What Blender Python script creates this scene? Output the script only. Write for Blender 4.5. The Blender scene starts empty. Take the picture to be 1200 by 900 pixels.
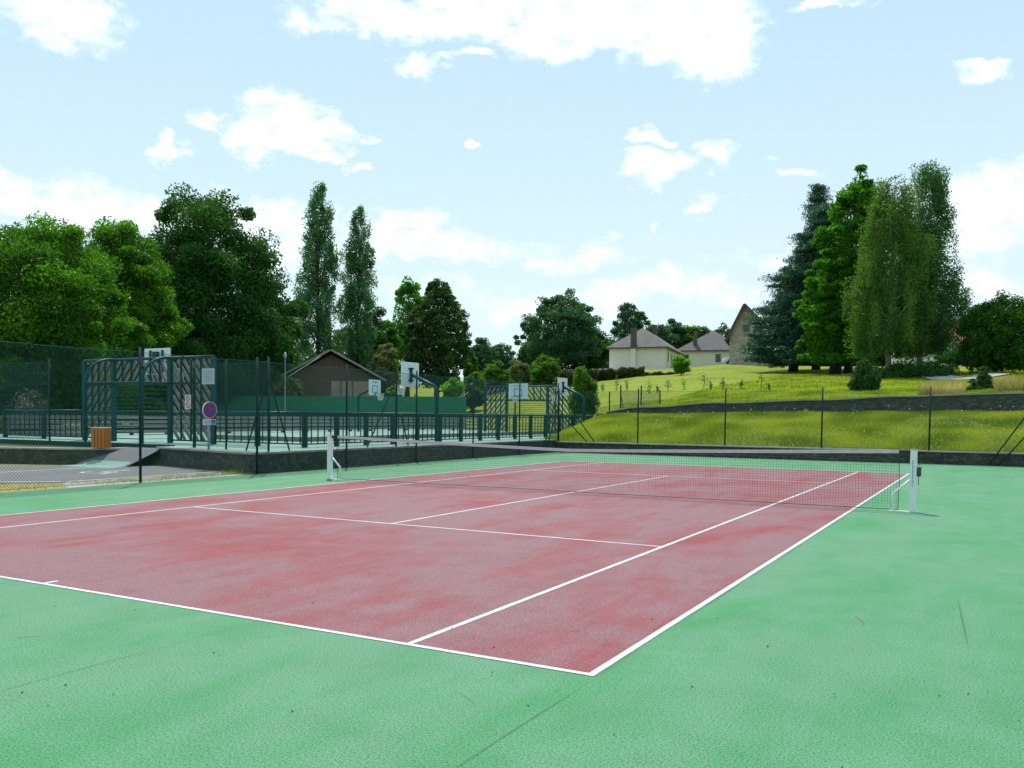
import bpy, math, random
import numpy as np
from mathutils import Vector, Matrix, noise

random.seed(7); RNG = np.random.default_rng(11)
S = bpy.context.scene
COL = S.collection
PI = math.pi; R = math.radians

# ------------------------------------------------------------------ camera (solved from the court's real dimensions)
CAM = Vector((7.568, -16.916, 1.597)); YAW, PIT, ROL, FPX = -.5236, -.0364, .0095, 1042.4
PPX, PPY = 562.0, 524.3
F_ = Vector((math.sin(YAW)*math.cos(PIT), math.cos(YAW)*math.cos(PIT), math.sin(PIT)))
R_ = Vector((math.cos(YAW), -math.sin(YAW), 0)); U_ = R_.cross(F_)
R2 = R_*math.cos(ROL)+U_*math.sin(ROL); U2 = -R_*math.sin(ROL)+U_*math.cos(ROL)
def ray(px, py):
    return F_ + R2*((px-PPX)/FPX) - U2*((py-PPY)/FPX)
def horizon(px): return 481.0 + px/1200*11.4
def at(px, D):
    "world x,y seen in photo column px at depth D metres"
    d = ray(px, horizon(px)); return CAM.x+d.x*D, CAM.y+d.y*D
def zat(px, py, D): return CAM.z + ray(px, py).z*D
def on_y(px, y):
    d = ray(px, horizon(px)); t = (y-CAM.y)/d.y; return CAM.x+d.x*t, t
def on_x(px, x):
    d = ray(px, horizon(px)); t = (x-CAM.x)/d.x; return CAM.y+d.y*t, t
def col_depth(x, y):
    v = Vector((x-CAM.x, y-CAM.y, 0)); f = Vector((math.sin(YAW), math.cos(YAW), 0))
    D = v.dot(f)
    return PPX + FPX*v.dot(R_)/max(D, .5), D
cam = bpy.data.cameras.new('camera'); co = bpy.data.objects.new('camera', cam); COL.objects.link(co)
M = Matrix((( R2.x, U2.x, -F_.x, CAM.x), (R2.y, U2.y, -F_.y, CAM.y), (R2.z, U2.z, -F_.z, CAM.z), (0,0,0,1)))
co.matrix_world = M
cam.sensor_width = 36; cam.lens = FPX/1200*36; cam.shift_x = (600-PPX)/1200; cam.shift_y = (PPY-450)/1200
cam.clip_end = 3000; cam.clip_start = .05
S.camera = co

# ------------------------------------------------------------------ materials
MT = {}
def newmat(name):
    m = bpy.data.materials.new(name); m.use_nodes = True; MT[name] = m
    nt = m.node_tree; nt.nodes.clear()
    o = nt.nodes.new('ShaderNodeOutputMaterial'); b = nt.nodes.new('ShaderNodeBsdfPrincipled')
    nt.links.new(b.outputs[0], o.inputs[0])
    return m, nt, b
def N(nt, t, **k):
    n = nt.nodes.new(t)
    for a, v in k.items():
        if a.startswith('i_'):
            key = a[2:]
            n.inputs[int(key) if key.isdigit() else key].default_value = v
        else: setattr(n, a, v)
    return n
def coord(nt, scale=(1,1,1)):
    t = N(nt, 'ShaderNodeTexCoord'); mp = N(nt, 'ShaderNodeMapping'); mp.inputs['Scale'].default_value = scale
    nt.links.new(t.outputs['Object'], mp.inputs[0]); return mp.outputs[0]
def nz(nt, vec, scale, detail=4, rough=.6, dist=0):
    n = N(nt, 'ShaderNodeTexNoise'); n.inputs['Scale'].default_value = scale; n.inputs['Detail'].default_value = detail
    n.inputs['Roughness'].default_value = rough; n.inputs['Distortion'].default_value = dist
    nt.links.new(vec, n.inputs['Vector']); return n.outputs['Fac']
def ramp(nt, fac, stops, interp='LINEAR'):
    r = N(nt, 'ShaderNodeValToRGB'); r.color_ramp.interpolation = interp
    els = r.color_ramp.elements
    while len(els) < len(stops): els.new(.5)
    for e, (p, c) in zip(els, stops):
        e.position = p; e.color = (*c, 1) if len(c) == 3 else c
    nt.links.new(fac, r.inputs[0]); return r.outputs[0]
def mix(nt, fac, a, b, mode='MIX'):
    n = N(nt, 'ShaderNodeMix', data_type='RGBA', blend_type=mode)
    for i, v in ((0, fac), (6, a), (7, b)):
        if hasattr(v, 'is_linked'): nt.links.new(v, n.inputs[i])
        else: n.inputs[i].default_value = v if not isinstance(v, tuple) or len(v) == 4 else (*v, 1)
    return n.outputs[2]
def bump(nt, b, h, strength=.3, dist=.01):
    n = N(nt, 'ShaderNodeBump'); n.inputs['Strength'].default_value = strength; n.inputs['Distance'].default_value = dist
    nt.links.new(h, n.inputs['Height']); nt.links.new(n.outputs[0], b.inputs['Normal'])
def flat(name, col, rough=.6, metal=0, var=.12, scale=6, spec=.5):
    m, nt, b = newmat(name)
    v = coord(nt); f = nz(nt, v, scale, 5)
    a = tuple(c*(1-var) for c in col); c2 = tuple(min(1, c*(1+var)) for c in col)
    nt.links.new(ramp(nt, f, [(.3, a), (.7, c2)]), b.inputs['Base Color'])
    b.inputs['Roughness'].default_value = rough; b.inputs['Metallic'].default_value = metal
    b.inputs['Specular IOR Level'].default_value = spec
    return m
def court(name, base, worn, fade_amt, seed):
    m, nt, b = newmat(name)
    v = coord(nt); 
    mp = N(nt, 'ShaderNodeMapping'); mp.inputs['Location'].default_value = (seed, seed*2, 0); nt.links.new(v, mp.inputs[0]); v2 = mp.outputs[0]
    big = nz(nt, v2, .38, 6, .62, .9); mid = nz(nt, v2, 1.7, 5, .6, .4)
    mp3 = N(nt, 'ShaderNodeMapping'); mp3.inputs['Scale'].default_value = (1.6, .35, 1); nt.links.new(v2, mp3.inputs[0])
    streak = nz(nt, mp3.outputs[0], .8, 6, .65, .5)
    grain = nz(nt, v, 80, 4, .9); grain2 = nz(nt, v, 90, 3, .8)
    a = N(nt, 'ShaderNodeMath', operation='MULTIPLY_ADD'); nt.links.new(big, a.inputs[0]); a.inputs[1].default_value = .6
    nt.links.new(streak, a.inputs[2])
    a2 = N(nt, 'ShaderNodeMath', operation='MULTIPLY_ADD'); nt.links.new(mid, a2.inputs[0]); a2.inputs[1].default_value = .25; nt.links.new(a.outputs[0], a2.inputs[2])
    fade = ramp(nt, a2.outputs[0], [(.72, (0,0,0)), (1.10, (fade_amt,)*3)])
    c = mix(nt, fade, base, worn)
    g = ramp(nt, grain, [(.39, (.12,.14,.14)), (.49, (.95,.95,.95)), (.60, (1.4,1.4,1.4))])
    c = mix(nt, .95, c, mix(nt, 1.0, c, g, 'MULTIPLY'))
    g3 = ramp(nt, grain2, [(.56, (0,0,0)), (.68, (.6,.6,.6))])
    c = mix(nt, g3, c, worn)
    tone = ramp(nt, mid, [(.3, (.93,.93,.93)), (.7, (1.05,1.05,1.05))]); c = mix(nt, 1.0, c, tone, 'MULTIPLY')
    nt.links.new(c, b.inputs['Base Color']); b.inputs['Roughness'].default_value = .72
    b.inputs['Specular IOR Level'].default_value = .35
    bump(nt, b, grain, .6, .004)
    return m
GREEN = (.030, .235, .070); GREENW = (.100, .255, .142)
court('court_green', GREEN, GREENW, .75, 3.1)
court('court_red', (.25, .026, .032), (.225, .105, .118), .95, 8.7)
court('pitch_green', (.17, .36, .28), (.26, .40, .34), .7, 15)
def line_mat():
    m, nt, b = newmat('white_line'); v = coord(nt)
    f = nz(nt, v, 60, 3, .7); g = nz(nt, v, 3, 4)
    c = ramp(nt, f, [(.38, (.36,.36,.35)), (.48, (.62,.64,.63))])
    c = mix(nt, ramp(nt, g, [(.42, (0,0,0)), (.7, (.75,.75,.75))]), c, (.40,.37,.37))
    nt.links.new(c, b.inputs['Base Color']); b.inputs['Roughness'].default_value = .7
line_mat()
flat('joint_dark', (.035,.05,.04), .9)
flat('skid_mark', (.028,.15,.055), .8, var=.3, scale=20)
flat('shoe_mark', (.10,.14,.11), .8, var=.3, scale=20)
flat('white_paint', (.74,.78,.78), .35, var=.04)
flat('white_band', (.52,.50,.53), .8, var=.12, scale=9)
flat('net_black', (.012,.03,.03), .7)
flat('strap_dark', (.012,.018,.022), .6)
flat('blue_print', (.05,.22,.42), .5)
flat('fence_green', (.003,.03,.027), .5, spec=.18, var=.2)
flat('wire_green', (.003,.060,.052), .6, spec=.18)
flat('wire_pale', (.03,.10,.09), .6, spec=.18)
flat('rail_teal', (.001,.060,.062), .4, spec=.18, var=.15)
flat('rail_dark', (.003,.042,.042), .5, spec=.18, var=.2)
flat('winch_green', (.01,.07,.05), .5)
flat('board_white', (.62,.72,.74), .45, var=.05)
flat('board_print', (.05,.22,.34), .5)
flat('hoop_red', (.42,.06,.03), .5)
flat('hoop_net', (.6,.62,.6), .8)
flat('sign_red', (.38,.012,.05), .4)
flat('sign_blue', (.012,.06,.42), .4)
flat('sign_white', (.72,.74,.76), .4)
flat('sign_pink', (.62,.22,.28), .5)
flat('galvanised', (.30,.38,.42), .4, .3)
flat('metal_pale', (.5,.56,.58), .4, .2)
flat('bark', (.055,.042,.03), .9, var=.45, scale=5)
flat('bark_dark', (.028,.024,.018), .9, var=.4, scale=5)
flat('bark_birch', (.30,.29,.27), .8, var=.5, scale=3)
flat('concrete', (.30,.29,.26), .85, var=.3, scale=1.3)
flat('path_pale', (.36,.36,.36), .85, var=.12, scale=1)
flat('wall_cream', (.62,.60,.49), .8, var=.06, scale=.4)
flat('wall_white', (.66,.66,.62), .8, var=.06, scale=.4)
flat('trim_brown', (.075,.05,.04), .6)
flat('window_dark', (.03,.035,.04), .15)
flat('car_white', (.75,.78,.8), .2, var=.02)
flat('tyre', (.02,.02,.02), .8)
flat('blue_sheet', (.03,.28,.55), .5)
flat('flower_white', (.75,.75,.68), .8)
flat('flower_pink', (.55,.34,.36), .8)
flat('soil', (.05,.04,.03), .95, var=.4)
flat('tan_panel', (.34,.26,.19), .75, var=.12, scale=2)

def planks(name, a, b_, scale, axis='Z', rough=.8):
    m, nt, b = newmat(name)
    sc = {'Z': (.6,.6,scale), 'X': (scale,scale,.6)}[axis]
    v = coord(nt, sc); f = nz(nt, v, 3, 5, .65)
    w = N(nt, 'ShaderNodeTexWave', wave_type='BANDS', bands_direction='Z' if axis == 'Z' else 'X'); w.inputs['Scale'].default_value = 1.2
    w.inputs['Distortion'].default_value = .6
    v0 = coord(nt); nt.links.new(v0, w.inputs['Vector'])
    nt.links.new(ramp(nt, f, [(.3, a), (.7, b_)]), b.inputs['Base Color']); b.inputs['Roughness'].default_value = rough
    return m
planks('plank_grey', (.17,.165,.14), (.33,.32,.28), 8)
planks('slat_wood', (.15,.155,.135), (.27,.27,.235), 4)
planks('bin_wood', (.40,.12,.004), (.58,.19,.010), 1, 'X', .55)
planks('wood_brown', (.075,.048,.034), (.145,.098,.07), 6, 'X')

def stone(name, a, b_, mortar, sc, moss=.35):
    m, nt, b = newmat(name)
    v = coord(nt, (1, 1, 1.7))
    vr = N(nt, 'ShaderNodeTexVoronoi', feature='F1'); vr.inputs['Scale'].default_value = sc; nt.links.new(v, vr.inputs['Vector'])
    vd = N(nt, 'ShaderNodeTexVoronoi', feature='DISTANCE_TO_EDGE'); vd.inputs['Scale'].default_value = sc; nt.links.new(v, vd.inputs['Vector'])
    sep = N(nt, 'ShaderNodeSeparateColor'); nt.links.new(vr.outputs['Color'], sep.inputs[0])
    f2 = nz(nt, v, 14, 4)
    c = ramp(nt, sep.outputs[0], [(.0, a), (.5, tuple((p+q)/2*.9 for p, q in zip(a, b_))), (1, b_)])
    c = mix(nt, 1, c, ramp(nt, f2, [(.3, (.6,.6,.6)), (.7, (1.15,1.15,1.15))]), 'MULTIPLY')
    c = mix(nt, ramp(nt, vd.outputs['Distance'], [(.02, (1,1,1)), (.09, (0,0,0))]), c, mortar)
    c = mix(nt, ramp(nt, nz(nt, v, 1.1, 5), [(.45, (0,0,0)), (.65, (moss,)*3)]), c, (.05,.085,.03))
    nt.links.new(c, b.inputs['Base Color']); b.inputs['Roughness'].default_value = .9
    bump(nt, b, vd.outputs['Distance'], .8, .05)
stone('stone_wall', (.03,.034,.03), (.115,.105,.088), (.04,.04,.034), 6.5)
stone('stone_barn', (.36,.32,.27), (.52,.47,.40), (.44,.40,.34), 2.2, .0)
def asphalt():
    m, nt, b = newmat('asphalt'); v = coord(nt)
    c = ramp(nt, nz(nt, v, 40, 3, .7), [(.3, (.07,.075,.08)), (.7, (.17,.175,.18))])
    c = mix(nt, ramp(nt, nz(nt, v, .8, 5), [(.4, (0,0,0)), (.7, (.5,.5,.5))]), c, (.17,.165,.15))
    nt.links.new(c, b.inputs['Base Color']); b.inputs['Roughness'].default_value = .85
asphalt()
def roof(name, a, b_, s=3.2):
    m, nt, b = newmat(name); v = coord(nt)
    w = N(nt, 'ShaderNodeTexWave', wave_type='BANDS', bands_direction='Z'); w.inputs['Scale'].default_value = s; w.inputs['Distortion'].default_value = 1.2
    w.inputs['Detail'].default_value = 2; nt.links.new(v, w.inputs['Vector'])
    f = nz(nt, v, 1.3, 6, .7)
    c = ramp(nt, f, [(.3, a), (.7, b_)])
    c = mix(nt, 1, c, ramp(nt, w.outputs['Fac'], [(0, (.62,.62,.62)), (.5, (1.1,1.1,1.1))]), 'MULTIPLY')
    nt.links.new(c, b.inputs['Base Color']); b.inputs['Roughness'].default_value = .85
roof('roof_brown', (.07,.066,.06), (.16,.148,.132), 2.4)
roof('roof_grey', (.065,.062,.066), (.115,.108,.11), 2.4)
roof('roof_red', (.28,.11,.09), (.40,.17,.13))
roof('roof_dark', (.05,.036,.03), (.10,.075,.06))
def grassmat(name, cols, sc=.35, fine=12, bstr=.5):
    m, nt, b = newmat(name); v = coord(nt)
    f = nz(nt, v, sc, 7, .68, .6)
    c = ramp(nt, f, [(.30+.4*i/(len(cols)-1), k) for i, k in enumerate(cols)])
    g = nz(nt, v, fine, 4, .7)
    c = mix(nt, 1, c, ramp(nt, g, [(.3, (.6,.62,.55)), (.7, (1.25,1.22,1.2))]), 'MULTIPLY')
    g2 = nz(nt, v, fine*.22, 5, .7)
    c = mix(nt, 1, c, ramp(nt, g2, [(.35, (.75,.8,.7)), (.65, (1.12,1.1,1.05))]), 'MULTIPLY')
    nt.links.new(c, b.inputs['Base Color']); b.inputs['Roughness'].default_value = .9; b.inputs['Specular IOR Level'].default_value = .2
    bump(nt, b, g, bstr, .08)
grassmat('meadow', [(.10,.17,.008), (.19,.25,.010), (.24,.28,.014), (.15,.24,.010)], .16, 7)
grassmat('bank_soil', [(.10,.16,.012), (.18,.23,.015), (.20,.21,.045)], .9, 14)
grassmat('dry_ground', [(.28,.24,.08), (.36,.30,.12), (.17,.20,.04)], 1.2, 14)
grassmat('field_yellow', [(.42,.30,.08), (.48,.36,.12)], .2, 3)
grassmat('ground_green', [(.05,.09,.015), (.09,.13,.02), (.14,.15,.04)], .2, 5)
def leafmat(name, lo, hi, trans=.45, gloss=.2, glossr=.5):
    m = bpy.data.materials.new(name); m.use_nodes = True; MT[name] = m; nt = m.node_tree; nt.nodes.clear()
    o = N(nt, 'ShaderNodeOutputMaterial'); a = N(nt, 'ShaderNodeAttribute', attribute_name='tint')
    c = ramp(nt, a.outputs['Fac'], [(0, lo), (1, hi)])
    p = N(nt, 'ShaderNodeBsdfPrincipled'); nt.links.new(c, p.inputs['Base Color']); p.inputs['Roughness'].default_value = glossr
    p.inputs['Specular IOR Level'].default_value = gloss
    t = N(nt, 'ShaderNodeBsdfTranslucent')
    c2 = mix(nt, 1, c, (1.5, 1.7, .45), 'MULTIPLY'); nt.links.new(c2, t.inputs[0])
    ms = N(nt, 'ShaderNodeMixShader'); ms.inputs[0].default_value = trans
    nt.links.new(p.outputs[0], ms.inputs[1]); nt.links.new(t.outputs[0], ms.inputs[2]); nt.links.new(ms.outputs[0], o.inputs[0])
    return m
leafmat('leaf_broad', (.035,.10,.012), (.09,.21,.02))
leafmat('leaf_chestnut', (.022,.085,.008), (.10,.25,.010), .45)
leafmat('leaf_oak', (.015,.065,.014), (.048,.135,.022), .4)
leafmat('leaf_oak_haze', (.025,.09,.055), (.065,.15,.07), .35)  # distance haze put into the leaf colour, bluer and paler than near oak
leafmat('leaf_poplar', (.045,.14,.065), (.105,.25,.10), .35, .4, .4)
leafmat('leaf_linden', (.028,.07,.020), (.065,.135,.036), .3)
leafmat('leaf_bright', (.08,.22,.010), (.18,.40,.02), .55)
leafmat('leaf_tulip', (.022,.115,.010), (.095,.27,.012), .5)
leafmat('leaf_birch', (.045,.115,.025), (.12,.215,.045), .45)
leafmat('leaf_birch_dark', (.03,.10,.035), (.085,.185,.06), .4)
leafmat('needle_blue', (.015,.07,.045), (.05,.15,.095), .15, .4)
leafmat('needle_green', (.018,.07,.018), (.05,.13,.028), .15)
leafmat('needle_cypress', (.016,.07,.008), (.055,.155,.010), .25)
leafmat('leaf_grey', (.10,.13,.05), (.24,.26,.12), .3)
leafmat('leaf_hedge', (.035,.05,.02), (.08,.095,.035), .25)
leafmat('grass_blade', (.12,.185,.008), (.37,.40,.045), .45)
leafmat('grass_dry', (.24,.19,.10), (.46,.38,.25), .4)
leafmat('banner', (.0,.05,.03), (.0,.085,.055), .35, .2)
def banner_mat():
    m, nt, b = newmat('banner_green'); v = coord(nt, (.3, .3, 1))
    f = nz(nt, v, 4, 4); nt.links.new(ramp(nt, f, [(.3, (.002,.12,.06)), (.7, (.004,.17,.09))]), b.inputs['Base Color'])
    b.inputs['Roughness'].default_value = .6
banner_mat()

# ------------------------------------------------------------------ mesh helpers
class MB:
    def __init__(s): s.v = []; s.f = []
    def quad(s, a, b, c, d):
        i = len(s.v); s.v += [tuple(a), tuple(b), tuple(c), tuple(d)]; s.f.append((i, i+1, i+2, i+3)); return s
    def tri(s, a, b, c):
        i = len(s.v); s.v += [tuple(a), tuple(b), tuple(c)]; s.f.append((i, i+1, i+2)); return s
    def hexa(s, p):
        i = len(s.v); s.v += [tuple(q) for q in p]
        s.f += [(i+3,i+2,i+1,i), (i+4,i+5,i+6,i+7), (i,i+1,i+5,i+4), (i+1,i+2,i+6,i+5), (i+2,i+3,i+7,i+6), (i+3,i,i+4,i+7)]; return s
    def box(s, c, d, rz=0):
        ca, sa = math.cos(rz), math.sin(rz); p = []
        for dz in (-.5, .5):
            for dx, dy in ((-.5,-.5), (.5,-.5), (.5,.5), (-.5,.5)):
                x, y = dx*d[0], dy*d[1]; p.append((c[0]+x*ca-y*sa, c[1]+x*sa+y*ca, c[2]+dz*d[2]))
        return s.hexa(p)
    def bar(s, a, b, w, h, up=(0,0,1)):
        a = Vector(a); b = Vector(b); d = (b-a).normalized(); up = Vector(up)
        if abs(d.dot(up)) > .98: up = Vector((0,1,0))
        x = d.cross(up).normalized()*w/2; y = x.cross(d).normalized()*h/2
        return s.hexa([a-x-y, a+x-y, a+x+y, a-x+y, b-x-y, b+x-y, b+x+y, b-x+y])
    def tube(s, pts, r, n=8, closed=False):
        pts = [Vector(p) for p in pts]; rs = r if isinstance(r, (list, tuple)) else [r]*len(pts)
        base = len(s.v); ref = None; K = len(pts)
        for k, p in enumerate(pts):
            if closed: d = (pts[(k+1) % K]-pts[k-1]).normalized()
            else: d = (pts[min(k+1, K-1)]-pts[max(k-1, 0)]).normalized()
            if ref is None: ref = Vector((0,0,1)) if abs(d.z) < .9 else Vector((1,0,0))
            x = d.cross(ref).normalized(); y = d.cross(x).normalized(); ref = -y if abs(y.dot(ref)) > .1 and y.dot(ref) < 0 else y
            x = d.cross(ref).normalized(); y = d.cross(x)
            for j in range(n):
                a = 2*PI*j/n; s.v.append(tuple(p + (x*math.cos(a)+y*math.sin(a))*rs[k]))
        for k in range(K if closed else K-1):
            k2 = (k+1) % K
            for j in range(n):
                s.f.append((base+k*n+j, base+k*n+(j+1) % n, base+k2*n+(j+1) % n, base+k2*n+j))
        if not closed:
            s.f.append(tuple(base+j for j in range(n))[::-1]); s.f.append(tuple(base+(K-1)*n+j for j in range(n)))
        return s
    def prism(s, poly, z0, z1):
        n = len(poly); i = len(s.v)
        s.v += [(x, y, z0) for x, y in poly] + [(x, y, z1) for x, y in poly]
        s.f.append(tuple(range(i, i+n))[::-1]); s.f.append(tuple(range(i+n, i+2*n)))
        for k in range(n): s.f.append((i+k, i+(k+1) % n, i+n+(k+1) % n, i+n+k))
        return s
    def sheet(s, poly, z):
        i = len(s.v); s.v += [(x, y, z) for x, y in poly]; s.f.append(tuple(range(i, i+len(poly)))); return s
    def build(s, name, mat, parent=None, bevel=0, smooth=False):
        me = bpy.data.meshes.new(name); me.from_pydata(s.v, [], s.f); me.update()
        me.materials.append(MT[mat])
        if smooth: me.polygons.foreach_set('use_smooth', [True]*len(me.polygons))
        o = bpy.data.objects.new(name, me); COL.objects.link(o)
        if parent:
            o.parent = parent; o.matrix_parent_inverse = parent.matrix_basis.inverted()
        if bevel:
            bm = o.modifiers.new('bevel', 'BEVEL'); bm.width = bevel; bm.segments = 2; bm.limit_method = 'ANGLE'
        return o
def tag(o, label=None, cat=None, group=None, kind=None):
    if label: o['label'] = label
    if cat: o['category'] = cat
    if group: o['group'] = group
    if kind: o['kind'] = kind
    return o
def thing(name, loc, label, cat, group=None):
    o = bpy.data.objects.new(name, None); COL.objects.link(o); o.location = loc; o.empty_display_size = .3
    return tag(o, label, cat, group)
def struct(name, mb, mat): return tag(mb.build(name, mat), kind='structure')
def copy_tree(o, parent=None):
    c = o.copy(); COL.objects.link(c)
    if parent: c.parent = parent
    for ch in list(o.children): copy_tree(ch, c)
    return c

# ------------------------------------------------------------------ ground heights
#   photo column -> (depth, height) pairs
TAB = [
 (-900, [(0,.4),(60,.5),(200,3),(700,12)]),
 (0,   [(0,.4),(45,.45),(60,.6),(200,3),(700,12)]),
 (400, [(0,.4),(60,.45),(70,.6),(100,1.6),(200,4.5),(700,14)]),
 (500, [(0,.4),(60,.45),(66,.6),(80,1.5),(110,3.6),(150,6.8),(220,8),(700,16)]),
 (560, [(0,.4),(59,.5),(64,.7),(80,2.4),(110,4.8),(150,7.6),(220,8.5),(700,16)]),
 (640, [(0,.4),(56,.5),(59,1.1),(75,3.2),(100,5.3),(150,8.5),(220,9.5),(700,16)]),
 (700, [(0,1.6),(46,1.7),(56,2.0),(75,3.7),(95,5.2),(130,8.3),(220,9.8),(700,16)]),
 (760, [(0,1.9),(43,1.95),(58,2.7),(75,4.1),(95,5.8),(130,8.6),(220,10),(700,17)]),
 (850, [(0,2.2),(42,2.2),(58,3.3),(75,4.8),(90,6.1),(110,8.1),(130,9.0),(220,10.5),(700,17)]),
 (960, [(0,2.35),(41,2.35),(50,3.1),(75,5.1),(85,5.9),(120,8.6),(220,11),(700,17)]),
 (1060,[(0,2.5),(40,2.5),(50,3.25),(65,4.6),(80,5.8),(120,8.7),(220,11),(700,17)]),
 (1200,[(0,2.6),(37,2.62),(46,3.3),(65,5.0),(80,6.3),(120,9.0),(220,11),(700,17)]),
 (2500,[(0,2.8),(37,2.9),(46,3.6),(65,5.2),(80,6.5),(120,9.2),(220,11),(700,17)]),
]
TPX = np.array([t[0] for t in TAB])
def H(x, y):
    if y < 1.4: return -.03
    if y < 36 and x < -9.94: return .42
    if y < 25.05: return -.05
    px, D = col_depth(x, y)
    if D < 5: px = 2500 if x > 0 else -900; D = 40
    px = max(-900, min(2500, px))
    i = int(np.searchsorted(TPX, px, 'right'))-1; i = max(0, min(len(TAB)-2, i))
    t = (px-TPX[i])/(TPX[i+1]-TPX[i]); t = t*t*(3-2*t)
    za, zb = (np.interp(D, [q[0] for q in TAB[k][1]], [q[1] for q in TAB[k][1]]) for k in (i, i+1))
    z = za*(1-t)+zb*t
    n = noise.noise(Vector((x*.09, y*.09, 0)))*.22 + noise.noise(Vector((x*.35, y*.35, 3)))*.06
    k = min(1, max(0, (D-44)/12)); return float(z+n*k)

def terrain():
    xs = sorted(set([-600,-450,-330,-250,-200,-160,-130,-110,-95] + list(np.arange(-84, -34, 3.)) + [-34.] + list(np.arange(-32, -10, 2.)) + [-9.95, -9.3] + list(np.arange(-8.5, 60, 1.5)) + list(np.arange(63, 130, 5.)) + [150,190,250,350,500,700]))
    ys = sorted(set([-200,-120,-70,-40,-20,-10,-4,0.,1.35,1.55, 5,10,15,20,25.0,25.1] + list(np.arange(26, 36, 1.)) + [35.99] + list(np.arange(37, 90, 1.5)) + list(np.arange(92, 170, 4.)) + [180,200,230,270,330,420,550,750,1000]))
    mb = MB(); idx = {}
    for j, y in enumerate(ys):
        for i, x in enumerate(xs):
            yy = y+.02 if y == 35.99 else y
            idx[i, j] = len(mb.v); mb.v.append((x, y, H(x, yy)))
    for j in range(len(ys)-1):
        for i in range(len(xs)-1):
            mb.f.append((idx[i,j], idx[i+1,j], idx[i+1,j+1], idx[i,j+1]))
    o = struct('meadow_ground', mb, 'meadow')
    o.data.polygons.foreach_set('use_smooth', [True]*len(o.data.polygons))
    o.data.materials.append(MT['ground_green']); o.data.materials.append(MT['field_yellow'])
    for p in o.data.polygons:
        c = p.center; px, D = col_depth(c.x, c.y)
        if px < 470 and c.y > 1.4: p.material_index = 1
        if 515 < px < 585 and 112 < D < 150: p.material_index = 2
terrain()

# ------------------------------------------------------------------ tennis court
struct('court_apron', MB().sheet([(-9.1,-19),(9.6,-19),(9.6,18.72),(-9.1,18.72)], 0), 'court_green')
struct('court_surface', MB().sheet([(-5.485,-11.885),(5.485,-11.885),(5.485,11.885),(-5.485,11.885)], .002), 'court_red')
def line(x0, x1, y0, y1, z=.004):
    lx, ly_ = x1-x0, y1-y0; n = max(2, int(max(lx, ly_)/.09)); jt = lambda a, b: .0022*noise.noise(Vector((a*5, b*5, 2)))+.0012*noise.noise(Vector((a*23, b*23, 2)))
    for k in range(n):
        f0, f1 = k/n, (k+1)/n
        if lx > ly_:
            a, b = x0+lx*f0, x0+lx*f1; LN.quad((a, y0+jt(a, y0), z), (b, y0+jt(b, y0), z), (b, y1+jt(b, y1), z), (a, y1+jt(a, y1), z))
        else:
            a, b = y0+ly_*f0, y0+ly_*f1; LN.quad((x0+jt(x0, a), a, z), (x1+jt(x1, a), a, z), (x1+jt(x1, b), b, z), (x0+jt(x0, b), b, z))
LN = MB()
w = .05
line(-5.485, 5.485, -11.885, -11.835); line(-5.485, 5.485, 11.885-.05, 11.885)
for x in (-5.485, 5.485-w): line(x, x+w, -11.835, 11.835)
for x in (-4.115, 4.115-w): line(x, x+w, -11.835, 11.835)
line(-4.065, 4.065, -6.40, -6.35); line(-4.065, 4.065, 6.35, 6.40)
line(-.025, .025, -6.35, 6.35)
line(-.025, .025, -11.835, -11.70); line(-.025, .025, 11.62, 11.835)
struct('court_lines', LN, 'white_line')
J = MB()
for x in (-2.85, -.11, 2.72, 5.508, 8.3):
    y = -19.
    while y < 18.6:
        y2 = y+.35; wd = lambda q: .0012+.0022*noise.noise(Vector((x, q*1.3, 5)))
        o0 = .012*noise.noise(Vector((x, y*.8, 1))); o1 = .012*noise.noise(Vector((x, y2*.8, 1)))
        if x > 5 or abs(y) > 11.9:
            a, b = wd(y), wd(y2)
            if abs(x) < 8: J.quad((x+o0-a, y, .006), (x+o0+a, y, .006), (x+o1+b, y2, .006), (x+o1-b, y2, .006))
        y = y2
struct('court_joints', J, 'joint_dark')
sk = MB(); pts = [(7.36+.0,-10.9), (7.33,-11.3), (7.32,-11.8), (7.345,-12.3)]
d1 = ray(1122, 700); d2 = ray(1135, 760)
q1 = CAM + d1*(-CAM.z/d1.z); q2 = CAM + d2*(-CAM.z/d2.z)
for k in range(8):
    a = q1.lerp(q2, k/8); b = q1.lerp(q2, (k+1)/8); wa = .009*math.sin(PI*k/8); wb = .009*math.sin(PI*(k+1)/8)
    sk.quad((a.x-wa, a.y, .003), (a.x+wa, a.y, .003), (b.x+wb, b.y, .003), (b.x-wb, b.y, .003))
struct('court_scuff', sk, 'skid_mark')
sk = MB(); rs_ = random.Random(5)
for k in range(20):
    x = rs_.uniform(-4, 9); y = rs_.uniform(-15, -3); a = rs_.uniform(-.5, .5)+(0 if rs_.random() < .6 else 1.4); L = rs_.uniform(.08, .4); cv = rs_.uniform(-.3, .3); w0 = rs_.uniform(.002, .006)
    for q in range(6):
        f = lambda u: (x+math.sin(a+cv*u)*L*u, y+math.cos(a+cv*u)*L*u)
        p, r2 = f(q/6), f((q+1)/6); wa = w0*math.sin(PI*q/6); wb = w0*math.sin(PI*(q+1)/6)
        sk.quad((p[0]-wa, p[1], .0065), (p[0]+wa, p[1], .0065), (r2[0]+wb, r2[1], .0065), (r2[0]-wb, r2[1], .0065))
struct('shoe_marks', sk, 'shoe_mark')
gr = MB()
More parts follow.
